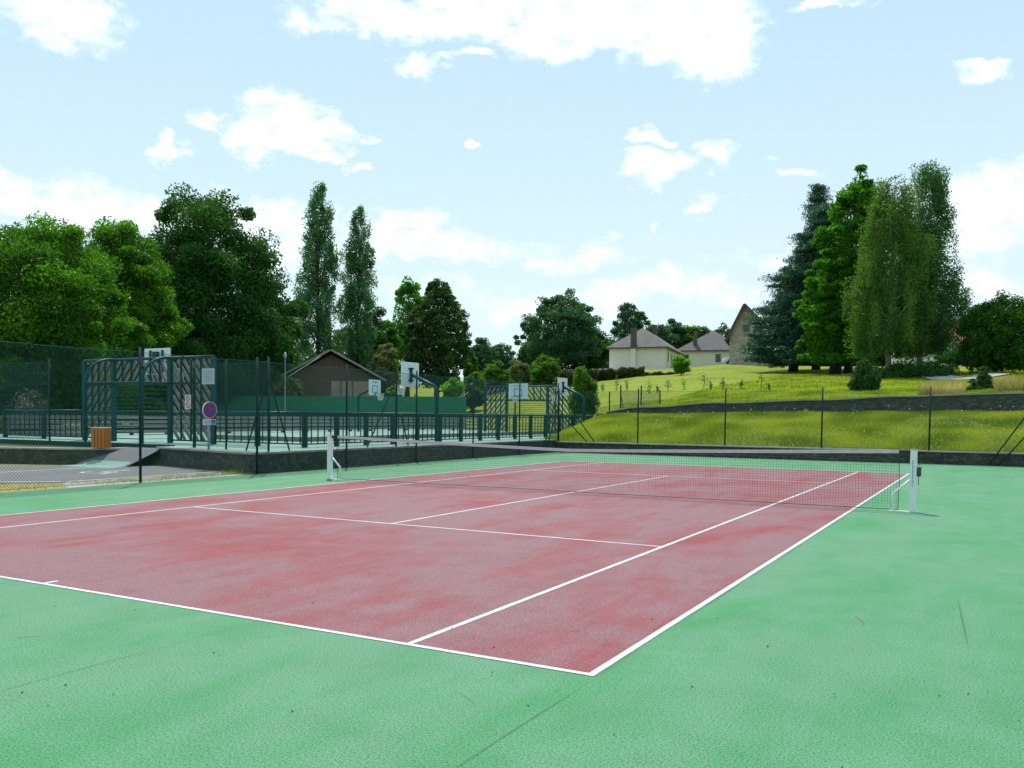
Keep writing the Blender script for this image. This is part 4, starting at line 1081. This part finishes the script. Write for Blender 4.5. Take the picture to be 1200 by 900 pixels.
def tree(name, label, px, ytop, half, D, prof, leafm, barkm='bark', ybase=None, zb_frac=.12, leaf=None, nleaf=None, nclump=70, clump=.22, flat_=.75, mode='round', seed=1,
         inner=.3, wob=.28, trunk_r=None, group=None, cat='tree', aspect=.55, limbs=16, pxoff=0, zbottom=None, part='crown', dens=1.0, core=.4, rag=.12):
    x, y = at(px, D); z0 = H(x, y)-.15; zt = zat(px, ytop, D); rad = half/FPX*D
    hgt = zt-z0; zb = z0+hgt*zb_frac if zbottom is None else zbottom
    t = thing(name, (x, y, z0), label, cat, group)
    cr = rad*clump; leaf = leaf or max(.13, .0030*D)
    area = 2*rad*(zt-zb)*.75
    nleaf = nleaf or int(min(150000, max(3000, dens*9.5*area/(.5*leaf*leaf*aspect*1.1))))
    C_, P, tint, crs = make_crown((x, y), zb+cr*.4, zt-cr*.6, rad-cr*.3, prof, seed, nclump, cr, leaf, nleaf, flat_, mode, inner, wob, off=((R_.x*pxoff/FPX*D), (R_.y*pxoff/FPX*D)), core=core, rag=rag)
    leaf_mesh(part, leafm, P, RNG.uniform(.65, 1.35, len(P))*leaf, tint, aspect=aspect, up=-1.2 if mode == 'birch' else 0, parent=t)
    tr = trunk_r or max(.07, hgt*.018); rg = random.Random(seed); m_ = MB()
    ox, oy = R_.x*pxoff/FPX*D, R_.y*pxoff/FPX*D
    K = 7; pts = []; rr_ = []
    for k in range(K):
        f = k/(K-1); g = f*.92; pts.append((x+ox*max(0, g-zb_frac)+rg.gauss(0, tr*.35)*(k > 0), y+oy*max(0, g-zb_frac)+rg.gauss(0, tr*.35)*(k > 0), z0+hgt*g)); rr_.append(tr*(1.35 if k == 0 else 1-.88*f))
    m_.tube(pts, rr_, 8)
    order = list(range(len(C_))); rg.shuffle(order)
    for q in order[:limbs]:
        c = Vector(C_[q]); f = max(.12, min(.85, ((c.z-z0)/hgt)*rg.uniform(.55, .85)))
        k = f/.92*(K-1); i = min(K-2, int(k)); s = Vector(pts[i]).lerp(Vector(pts[i+1]), k-i); r0 = tr*(1-.88*min(1, f))*.5
        mid = s.lerp(c, .5)+Vector((rg.gauss(0,.2), rg.gauss(0,.2), -.05*(c-s).length if mode != 'pine' else 0)); m_.tube([s, mid, c], [r0, r0*.6, r0*.2], 5)
    m_.build('trunk', barkm, t, smooth=True)
    return t
ROUND = [(0,.62), (.15,.9), (.4,1), (.65,.9), (.85,.62), (1,.18)]
OAK = [(0,.55), (.2,.92), (.45,1), (.7,.82), (.9,.5), (1,.2)]
EGG = [(0,.5), (.2,.92), (.38,1), (.6,.84), (.8,.52), (1,.06)]
COLU = [(0,.55), (.2,.92), (.45,1), (.7,.8), (.88,.5), (1,.12)]
CONE = [(0,.85), (.15,1), (.45,.78), (.75,.42), (1,.05)]
BUSH = [(0,.85), (.3,1), (.65,.85), (1,.25)]

# --- left mass
tree('chestnut_tree', 'huge rounded bright green tree at the left edge of the picture', 40, 258, 128, 50, ROUND, 'leaf_chestnut', nclump=230, clump=.17, seed=3, zb_frac=.03, pxoff=12, inner=.45, leaf=.17, wob=.22, core=.6)
tree('chestnut_tree', 'bright yellow green rounded tree between left edge tree and the tall dark oak', 138, 256, 78, 57, ROUND, 'leaf_chestnut', nclump=150, clump=.2, seed=5, zb_frac=.04, leaf=.19, inner=.45, wob=.2, core=.6)
tree('oak_tree', 'tall dark green oak with ragged outline left of the poplars', 236, 224, 110, 68, OAK, 'leaf_oak', nclump=210, clump=.17, seed=8, zb_frac=.04, leaf=.22, inner=.3, wob=.36, core=.5)
tree('oak_tree', 'lower dark tree filling the gap beneath the tall oak near the timber hall', 303, 330, 45, 75, ROUND, 'leaf_oak', nclump=80, clump=.24, seed=9, zb_frac=.04)
tree('oak_tree', 'shaded low tree behind the left goal wall', 205, 385, 45, 60, ROUND, 'leaf_oak', nclump=80, clump=.25, seed=10, zb_frac=.02)
tree('maple_tree', 'small sunlit lime green tree between the dark oak and first poplar', 342, 368, 24, 92, ROUND, 'leaf_bright', nclump=50, clump=.28, seed=12, zb_frac=.05)
tree('maple_tree', 'low lime green tree behind the top left of the timber hall roof', 318, 385, 16, 80, ROUND, 'leaf_bright', nclump=40, clump=.28, seed=13, zb_frac=.05)
tree('maple_tree', 'pale green tree seen low between the two poplars', 402, 375, 16, 110, ROUND, 'leaf_poplar', nclump=40, clump=.3, seed=14, zb_frac=.1, dens=.5)
# poplars
tree('poplar_tree', 'taller left one of the two slender columnar poplars', 370, 216, 28, 86, COLU, 'leaf_poplar', 'bark', nclump=240, clump=.25, flat_=1.7, seed=21, zb_frac=.05, inner=.05, wob=.22, leaf=.20, trunk_r=.22, limbs=60, dens=.62, pxoff=5, core=.18)
tree('poplar_tree', 'shorter right one of the two slender columnar poplars', 419, 240, 22, 90, COLU, 'leaf_poplar', 'bark', nclump=170, clump=.28, flat_=1.7, seed=23, zb_frac=.16, inner=.05, wob=.3, leaf=.20, trunk_r=.2, limbs=50, dens=.6, core=.18)
tree('oak_tree', 'dark tree behind the right end of the timber hall roof', 438, 362, 30, 96, ROUND, 'leaf_oak', nclump=60, clump=.27, seed=25, zb_frac=.03)
tree('maple_tree', 'sunlit yellow green tree left of the big round linden', 452, 372, 20, 100, ROUND, 'leaf_tulip', nclump=40, clump=.3, seed=26, zb_frac=.05)
tree('oak_tree', 'loose leaved tree rising behind the top left of the big round linden', 477, 321, 25, 115, OAK, 'leaf_tulip', nclump=60, clump=.25, seed=27, zb_frac=.1, inner=.1, dens=.75)
tree('laurel_tree', 'glossy grey green tree at the left foot of the big round linden', 452, 400, 17, 84, ROUND, 'leaf_grey', nclump=50, clump=.28, seed=28, zb_frac=.05)
tree('linden_tree', 'big dense egg shaped dark green linden right of the poplars', 512, 324, 42, 85, EGG, 'leaf_linden', nclump=260, clump=.14, seed=31, rag=.03, zb_frac=.17, inner=.55, wob=.12, leaf=.25, trunk_r=.3)
tree('willow_tree', 'light green tree at the right foot of the big round linden', 551, 415, 11, 92, ROUND, 'leaf_broad', nclump=30, clump=.32, seed=32, zb_frac=.1)
# centre distance
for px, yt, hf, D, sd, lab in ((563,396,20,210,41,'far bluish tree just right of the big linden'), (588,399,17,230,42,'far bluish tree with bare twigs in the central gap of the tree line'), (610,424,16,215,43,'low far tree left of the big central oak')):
    tree('distant_tree', lab, px, yt, hf, D, ROUND, 'leaf_oak_haze', nclump=50, clump=.26, seed=sd, zb_frac=.08, leaf=.6, group='distant trees along the skyline')
tree('oak_tree', 'large dark oak with ragged crown left of the cream house', 656, 342, 51, 150, OAK, 'leaf_oak_haze', nclump=130, clump=.17, seed=45, zb_frac=.12, inner=.12, wob=.42, leaf=.38, dens=.8)
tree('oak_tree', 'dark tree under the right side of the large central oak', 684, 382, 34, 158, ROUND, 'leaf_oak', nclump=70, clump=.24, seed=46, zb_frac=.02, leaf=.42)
tree('oak_tree', 'dark tree under the left side of the large central oak', 628, 392, 24, 156, ROUND, 'leaf_oak_haze', nclump=60, clump=.24, seed=47, zb_frac=.02, leaf=.42)
tree('oak_tree', 'open crowned dark tree rising behind the roof of the cream house', 736, 353, 25, 172, OAK, 'leaf_oak_haze', nclump=80, clump=.2, seed=48, zb_frac=.1, inner=.1, wob=.4, leaf=.42, dens=.8)
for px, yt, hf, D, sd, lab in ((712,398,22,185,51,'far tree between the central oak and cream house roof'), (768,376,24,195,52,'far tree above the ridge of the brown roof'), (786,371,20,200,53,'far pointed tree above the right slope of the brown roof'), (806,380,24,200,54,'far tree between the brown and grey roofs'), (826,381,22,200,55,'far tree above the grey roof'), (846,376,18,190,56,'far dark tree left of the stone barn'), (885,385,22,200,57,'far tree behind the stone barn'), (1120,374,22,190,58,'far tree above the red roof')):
    tree('distant_tree', lab, px, yt, hf, D, ROUND, 'leaf_oak_haze' if px != 806 else 'leaf_broad', nclump=45, clump=.27, seed=sd, zb_frac=.02, leaf=.5, group='distant trees along the skyline', inner=.2, wob=.35)
for px, yt, hf, D, sd, lab in ((905,392,26,138,121,'dark tree behind the lower boughs of the pine'), (948,388,30,140,122,'dark tree behind the pine trunks'), (990,390,30,140,123,'dark tree seen behind the trunk of the tall bright green tree'), (1035,386,32,142,124,'dark tree behind the broad weeping birch'), (1075,388,26,144,125,'dark tree behind the tallest weeping birch')):
    tree('distant_tree', lab, px, yt, hf, D, BUSH if False else ROUND, 'leaf_oak', nclump=60, clump=.27, seed=sd, zb_frac=.0, leaf=.36, group='dark trees closing the view behind the right hand group', inner=.2, wob=.3, core=.8)
# mid bushes
def bush(label, px, ytop, ybot, half, D, mat, seed, name='bush', prof=BUSH, cat='bush', nclump=40, clump=.3, leaf=None, dens=1., aspect=.55, group=None, flat_=.8, wob=.28, inner=.35, cb=.0):
    return tree(name, label, px, ytop, half, D, prof, mat, 'bark_dark', nclump=nclump, clump=clump, seed=seed, zb_frac=0, zbottom=zat(px, ybot, D), leaf=leaf, limbs=6, cat=cat, trunk_r=.06, dens=dens, aspect=aspect, group=group, flat_=flat_, wob=wob, inner=inner, part='foliage')
bush('broad green bush below the gap in the tree line', 580, 428, 462, 24, 96, 'leaf_broad', 61)
bush('yellow green bush left of the far goal backboard', 556, 436, 462, 13, 90, 'leaf_broad', 62)
bush('pale mottled bush above the far goal wall', 607, 420, 456, 18, 98, 'leaf_grey', 63)
bush('tall sunlit green bush in front of the central oak', 640, 416, 458, 22, 96, 'leaf_broad', 64, nclump=60)
bush('narrow dark conifer spire in front of the central oak', 612, 406, 436, 7, 120, 'needle_green', 65, name='conifer', prof=CONE, cat='conifer')
bush('dark green bush right of the sunlit bush in front of the central oak', 664, 432, 460, 16, 92, 'leaf_hedge', 66)
bush('round bright green shrub above the right end of the green screen', 530, 442, 468, 14, 74, 'leaf_bright', 67, nclump=50)
bush('low dark green bush between screen and far goal wall', 553, 450, 478, 16, 76, 'leaf_linden', 68)
bush('small yellow green shrub behind the near basketball hoop net', 462, 453, 470, 9, 72, 'leaf_bright', 69)
bush('white flecked variegated shrub at the left end of the timber hall', 338, 441, 468, 19, 67, 'leaf_grey', 70, nclump=60, leaf=.22)
bush('feathery light green bush beside the distant basketball hoop', 683, 429, 490, 17, 49, 'leaf_broad', 71, nclump=110, clump=.24, leaf=.13, aspect=.3, flat_=1.5)
for px0, px1, yt0, yt1, yb, D, sd, lab in ((640,700,436,432,456,96,80,'greyish clipped hedge behind the feathery bush'), (694,754,434,430,451,97,81,'dark greyish hedge below the cream house'), (750,800,437,436,448,100,82,'low brownish hedge right of the dark hedge below the cream house')):
    t = thing('hedge', (*at((px0+px1)/2, D), H(*at((px0+px1)/2, D))), lab, 'hedge'); P = []
    n = 9000
    fx_ = RNG.random(n); px = px0+(px1-px0)*fx_; dd = D+RNG.uniform(0, 2.2, n)
    top = yt0+(yt1-yt0)*fx_
    for a, b, c in zip(px, dd, top):
        tt = zat(a, c, D)+.35*noise.noise(Vector((a*.12, sd, 0))); x, y = at(a, b); bot = zat(a, yb, D)-.6
        P.append((x, y, bot+(tt-bot)*RNG.random()**.7))
    leaf_mesh('foliage', 'leaf_hedge', np.array(P), RNG.uniform(.2, .42, n), RNG.normal(.45, .28, n), parent=t)
    m_ = MB(); 
    for k in range(8):
        x, y = at(px0+(px1-px0)*(k+.5)/8, D+1); m_.tube([(x, y, H(x,y)-.2), (x, y, zat(px0, (yt0+yb)/2, D))], .05, 5)
    m_.build('stem', 'bark_dark', t)
# blue sheet on hedge
x, y = at(696, 98); z = zat(696, 436.5, 98)
mb = MB(); 
for k in range(6):
    for j in range(3):
        f = lambda a, b: (x-.55+a*.19, y+b*.3, z+.3*math.sin((a+1)*.6)*math.cos(b*.8)-.1*b+.05*noise.noise(Vector((a, b, 0))))
        mb.quad(f(k, j), f(k+1, j), f(k+1, j+1), f(k, j+1))
o = mb.build('tarpaulin', 'blue_sheet'); sm = o.modifiers.new('thick', 'SOLIDIFY'); sm.thickness = .02
tag(o, 'small crumpled blue sheet lying on the hedge left of the cream house', 'tarpaulin')
tree('young_tree', 'small bright green tree in front of the cream house windows', 797, 416, 11, 92, ROUND, 'leaf_bright', nclump=45, clump=.3, seed=85, zb_frac=.15, leaf=.2)
# right group
PINE = [(0,.85), (.1,1), (.22,.86), (.4,.62), (.62,.5), (.85,.3), (1,.06)]
tree('pine_tree', 'large dark blue green pine with spreading low branches beside the stone barn', 928, 232, 70, 88, PINE, 'needle_blue', 'bark_dark', nclump=190, clump=.17, flat_=.32, mode='pine', seed=91, zb_frac=.07, inner=.15, wob=.4, leaf=.26, aspect=.3, trunk_r=.38, pxoff=36, limbs=60, dens=.75)
tree('pine_tree', 'second dark pine rising behind the bright green tree', 955, 219, 56, 96, CONE, 'needle_blue', 'bark_dark', nclump=140, clump=.2, flat_=.4, mode='pine', seed=92, zb_frac=.08, inner=.2, wob=.35, leaf=.28, aspect=.3, limbs=40, dens=.8)
TUL = [(0,.75), (.2,1), (.45,.85), (.65,.7), (.85,.4), (1,.1)]
tree('tulip_tree', 'tall bright green broadleaf tree in the middle of the right hand group', 977, 191, 50, 78, TUL, 'leaf_tulip', 'bark_dark', nclump=190, clump=.2, seed=94, zb_frac=.05, inner=.35, wob=.4, leaf=.26, trunk_r=.42, pxoff=26, flat_=.6)
tree('maple_tree', 'dark trunked tree standing close behind the tall bright green tree', 992, 300, 34, 82, ROUND, 'leaf_oak', 'bark_dark', nclump=80, clump=.25, seed=95, zb_frac=.14, trunk_r=.34)
BIR = [(0,.75), (.2,1), (.5,.85), (.72,.6), (.9,.42), (1,.2)]
tree('birch_tree', 'broad weeping birch with hanging twigs in front of the bright green tree', 1040, 208, 47, 68, BIR, 'leaf_birch', 'bark_birch', rag=.3, nclump=210, clump=.2, mode='birch', seed=97, zb_frac=.16, inner=.15, wob=.3, leaf=.14, trunk_r=.2, dens=.85, limbs=40)
tree('birch_tree', 'tallest weeping birch at the right side of the group with long drooping twigs', 1076, 190, 43, 70, [(0,.8), (.2,1), (.45,.85), (.7,.55), (.88,.42), (1,.25)], 'leaf_birch_dark', 'bark_birch', rag=.3, nclump=210, clump=.2, mode='birch', seed=98, zb_frac=.14, inner=.1, wob=.45, leaf=.14, trunk_r=.2, dens=.85, limbs=40, pxoff=6)
bush('huge dense rounded dark cypress at the right edge of the picture', 1172, 351, 436, 45, 64, 'needle_cypress', 101, name='cypress', prof=[(0,.72),(.25,.95),(.55,1),(.85,.85),(1,.5)], cat='conifer', nclump=230, clump=.16, leaf=.15, inner=.6, wob=.12, dens=1.5, flat_=1.2)
bush('small dense egg shaped conifer standing alone on the mown grass', 1012, 421, 463, 18, 49, 'needle_green', 102, name='conifer', prof=[(0,.7),(.25,1),(.55,.85),(.85,.4),(1,.1)], cat='conifer', nclump=110, clump=.2, leaf=.11, inner=.55, wob=.12, aspect=.4, flat_=1.3)
bush('small blue green spruce with layered branches above the wall at right', 1151, 428, 463, 19, 44, 'needle_green', 103, name='spruce_tree', prof=[(0,.9),(.2,1),(.45,.65),(.7,.25),(1,.03)], cat='conifer', nclump=90, clump=.2, leaf=.11, inner=.2, wob=.25, aspect=.3, flat_=.45)
bush('low shrubs massed under the weeping birches', 1070, 424, 449, 52, 66, 'leaf_oak', 104, nclump=70, clump=.2)
bush('dark clipped hedge in front of the white house', 1118, 408, 428, 20, 100, 'leaf_oak', 105, nclump=50, clump=.3)
bush('flowering bush with pinkish white blooms behind the left railing', 38, 458, 500, 18, 44, 'leaf_grey', 106, nclump=50, leaf=.15)
bush('grey green shrub at the left edge beyond the platform', -2, 486, 512, 12, 40, 'leaf_grey', 107, nclump=40, leaf=.13)
for px, yt, hf, D, sd, lab in ((30,420,70,58,111,'dark shaded hedge tree under the left edge tree'), (120,425,60,62,112,'dark shaded hedge tree behind the arched goal cage'), (280,410,50,82,113,'dark hedge tree above the left part of the green screen')):
    bush(lab, px, yt, 488, hf, D, 'leaf_oak', sd, name='undergrowth_tree', cat='tree', nclump=80, clump=.2, inner=.2)
x, y = at(38, 43)
specks('bush_blossom', 'flower_pink', [(x+random.gauss(0,.42), y-.5+random.gauss(0,.25), zat(38, 472, 43)+random.gauss(0,.28)) for k in range(160)], .04, 'pinkish white blossom on the bush behind the left railing', 'flowers')
# saplings
k = 0
for px, yb, hp in ((688,461,9), (706,459,10), (722,458,15), (734,457,12), (760,462,16), (782,458,14), (801,457,13), (824,456,18), (832,458,12), (868,456,11), (891,456,20), (900,458,10), (846,458,16), (770,460,9)):
    D = 60.
    for _ in range(30):
        xx, yy = at(px, D); zz = H(xx, yy); want = zat(px, yb, D)
        D += (1.0 if zz < want else -1.0)*.7
    D = max(48, min(90, D)); xx, yy = at(px, D); zz = H(xx, yy); h_ = hp/FPX*D
    t = thing('sapling', (xx, yy, zz), 'small young sapling with a few green leaves on the sloping meadow below the houses', 'sapling', 'young saplings dotted over the meadow')
    MB().tube([(xx,yy,zz-.1),(xx+.03,yy,zz+h_*.5),(xx,yy,zz+h_*.95)], [.03,.02,.01], 5).build('trunk', 'bark', t)
    n = 70; d = RNG.normal(size=(n, 3)); rx = h_*random.uniform(.14, .26); P = np.array([xx, yy, zz+h_*.55])+d*np.array([rx*.6, rx*.6, h_*.22])
    leaf_mesh('crown', random.choice(['leaf_poplar', 'leaf_bright', 'leaf_broad']), P, RNG.uniform(.08, .17, n), RNG.normal(.6, .2, n), parent=t)

# ------------------------------------------------------------------ light
sun_az = R(38)   # from +y towards -x
sun_el = R(60)
sv = Vector((-math.sin(sun_az)*math.cos(sun_el), math.cos(sun_az)*math.cos(sun_el), math.sin(sun_el)))
sl = bpy.data.lights.new('sun', 'SUN'); sl.energy = 4.2; sl.angle = R(.55); sl.color = (1, .97, .90)
so = bpy.data.objects.new('sun', sl); COL.objects.link(so); so.rotation_euler = sv.to_track_quat('Z', 'Y').to_euler(); so.location = (0,0,60)

W = bpy.data.worlds.new('World'); S.world = W; W.use_nodes = True; nt = W.node_tree; nt.nodes.clear()
out = N(nt, 'ShaderNodeOutputWorld'); bg = N(nt, 'ShaderNodeBackground'); bg.inputs['Strength'].default_value = .12
nt.links.new(bg.outputs[0], out.inputs[0])
sky = N(nt, 'ShaderNodeTexSky', sky_type='NISHITA'); sky.sun_disc = False; sky.sun_elevation = sun_el; sky.sun_rotation = -sun_az
sky.air_density = 1.0; sky.dust_density = 1.2; sky.ozone_density = 2.0
tc = N(nt, 'ShaderNodeTexCoord'); sp = N(nt, 'ShaderNodeSeparateXYZ'); nt.links.new(tc.outputs['Generated'], sp.inputs[0])
def math_(op, a, b=None, c=None, clamp=False):
    n = N(nt, 'ShaderNodeMath', operation=op); n.use_clamp = clamp
    for i, v in enumerate((a, b, c)):
        if v is None: continue
        if hasattr(v, 'is_linked'): nt.links.new(v, n.inputs[i])
        else: n.inputs[i].default_value = v
    return n.outputs[0]
def dirn(px, py):
    d = ray(px, py).normalized(); return math.atan2(d.x, d.y), math.asin(d.z)
az = math_('ARCTAN2', sp.outputs[0], sp.outputs[1]); el = math_('ARCSINE', sp.outputs[2])
wn = N(nt, 'ShaderNodeTexNoise'); wn.inputs['Scale'].default_value = 13; wn.inputs['Detail'].default_value = 9; wn.inputs['Roughness'].default_value = .62
mpw = N(nt, 'ShaderNodeMapping'); mpw.inputs['Scale'].default_value = (1, 1, 1.7); nt.links.new(tc.outputs['Generated'], mpw.inputs[0]); nt.links.new(mpw.outputs[0], wn.inputs['Vector'])
sc_ = N(nt, 'ShaderNodeSeparateColor'); nt.links.new(wn.outputs['Color'], sc_.inputs[0])
azw = math_('MULTIPLY_ADD', math_('SUBTRACT', sc_.outputs[0], .5), .15, az); elw = math_('MULTIPLY_ADD', math_('SUBTRACT', sc_.outputs[1], .5), .085, el)
BL = [(75,15,75,34,1.), (20,2,60,20,.8), (440,8,110,28,1.), (540,10,90,32,1.), (700,20,130,42,1.25), (800,42,80,38,1.1), (640,60,60,18,.4), (965,0,60,8,.8), (1160,90,38,12,.75), (340,148,70,30,1.), (300,165,40,20,.7), (247,140,22,16,.85), (200,176,16,18,.6),
      (375,182,32,9,.7), (410,196,18,7,.6), (425,170,20,7,.5), (555,70,35,12,.7), (490,72,60,10,.4), (558,176,14,7,.6), (2,190,16,14,.7), (755,167,32,10,.75), (770,203,45,18,.95), (835,178,38,18,.85), (903,181,18,6,.55), (942,206,32,12,.8), (850,225,30,14,.45), (830,242,22,12,.5),
      (760,268,30,6,.4), (705,288,35,9,.5), (1160,250,75,44,1.1), (1200,235,60,30,.9), (1150,335,70,26,.7), (60,235,110,28,.85), (170,250,90,24,.8), (290,262,110,34,.95), (330,300,90,36,.8), (470,275,90,30,.9), (560,292,110,22,.85), (660,305,80,16,.6), (820,335,90,26,.75), (600,360,120,26,.6), (480,340,90,26,.5), (900,300,60,14,.3), (1080,300,40,40,.4), (720,350,90,20,.5)]
dens = None
for px, py, rx, ry, s_ in BL:
    a0, e0 = dirn(px, py); 
    dx = math_('DIVIDE', math_('SUBTRACT', azw, a0), rx/FPX*1.03); dy = math_('DIVIDE', math_('SUBTRACT', elw, e0), ry/FPX*1.03)
    q = math_('SUBTRACT', s_, math_('ADD', math_('MULTIPLY', dx, dx), math_('MULTIPLY', dy, dy)))
    dens = q if dens is None else math_('MAXIMUM', dens, q)
# elsewhere in the sky: scattered clouds away from the photographed part
gn = N(nt, 'ShaderNodeTexNoise'); gn.inputs['Scale'].default_value = 4; gn.inputs['Detail'].default_value = 8; nt.links.new(mpw.outputs[0], gn.inputs['Vector'])
a_c, e_c = dirn(600, 300)
off = math_('ABSOLUTE', math_('SUBTRACT', az, a_c)); m1 = math_('MULTIPLY', math_('SUBTRACT', off, .62), 6, clamp=True); m2 = math_('MULTIPLY', math_('SUBTRACT', el, .50), 6, clamp=True)
gd = math_('MULTIPLY', math_('SUBTRACT', math_('MULTIPLY', gn.outputs['Fac'], 5), 2.6), math_('MAXIMUM', m1, m2))
gd = math_('ADD', gd, math_('MULTIPLY', math_('SUBTRACT', 1, math_('MAXIMUM', m1, m2)), -1))
dens = math_('MAXIMUM', dens, gd)
fn = N(nt, 'ShaderNodeTexNoise'); fn.inputs['Scale'].default_value = 34; fn.inputs['Detail'].default_value = 7; fn.inputs['Roughness'].default_value = .65; nt.links.new(mpw.outputs[0], fn.inputs['Vector'])
dens = math_('ADD', dens, math_('MULTIPLY', math_('SUBTRACT', sc_.outputs[2], .5), 2.2))
dens = math_('ADD', dens, math_('MULTIPLY', math_('SUBTRACT', fn.outputs['Fac'], .5), 1.6))
cl = N(nt, 'ShaderNodeMapRange', interpolation_type='SMOOTHSTEP'); nt.links.new(dens, cl.inputs[0]); cl.inputs[1].default_value = -.2; cl.inputs[2].default_value = 1.6; cl.inputs[3].default_value = 0; cl.inputs[4].default_value = 1
# thin haze whitening the lower sky
hz = N(nt, 'ShaderNodeMapRange', interpolation_type='SMOOTHSTEP'); nt.links.new(el, hz.inputs[0]); hz.inputs[1].default_value = .62; hz.inputs[2].default_value = -.05; hz.inputs[3].default_value = .74; hz.inputs[4].default_value = .95
CLOUD = (15.5, 16.2, 16.6, 1)
hcol = N(nt, 'ShaderNodeMapRange', interpolation_type='SMOOTHSTEP'); nt.links.new(el, hcol.inputs[0]); hcol.inputs[1].default_value = .48; hcol.inputs[2].default_value = .02
SKYHAZE = mix(nt, hcol.outputs[0], (5.2, 7.4, 8.9), (6.9, 8.4, 8.9))
cs = mix(nt, hz.outputs[0], sky.outputs[0], SKYHAZE)
ufade = N(nt, 'ShaderNodeMapRange'); nt.links.new(el, ufade.inputs[0]); ufade.inputs[1].default_value = .05; ufade.inputs[2].default_value = .34; ufade.inputs[3].default_value = .55; ufade.inputs[4].default_value = 1
shade = ramp(nt, fn.outputs['Fac'], [(.35, (8.4,8.9,9.3)), (.6, CLOUD)])
cs = mix(nt, math_('MULTIPLY', cl.outputs[0], ufade.outputs[0]), cs, shade)
nt.links.new(cs, bg.inputs['Color'])

S.view_settings.view_transform = 'Standard'; S.view_settings.look = 'None'; S.view_settings.gamma = 1; S.view_settings.exposure = .0
S.render.engine = 'CYCLES'; S.cycles.max_bounces = 6; S.cycles.diffuse_bounces = 3; S.cycles.transmission_bounces = 3; S.cycles.transparent_max_bounces = 4
S.cycles.use_denoising = True; S.cycles.denoising_prefilter = 'ACCURATE'; S.cycles.caustics_reflective = False; S.cycles.caustics_refractive = False
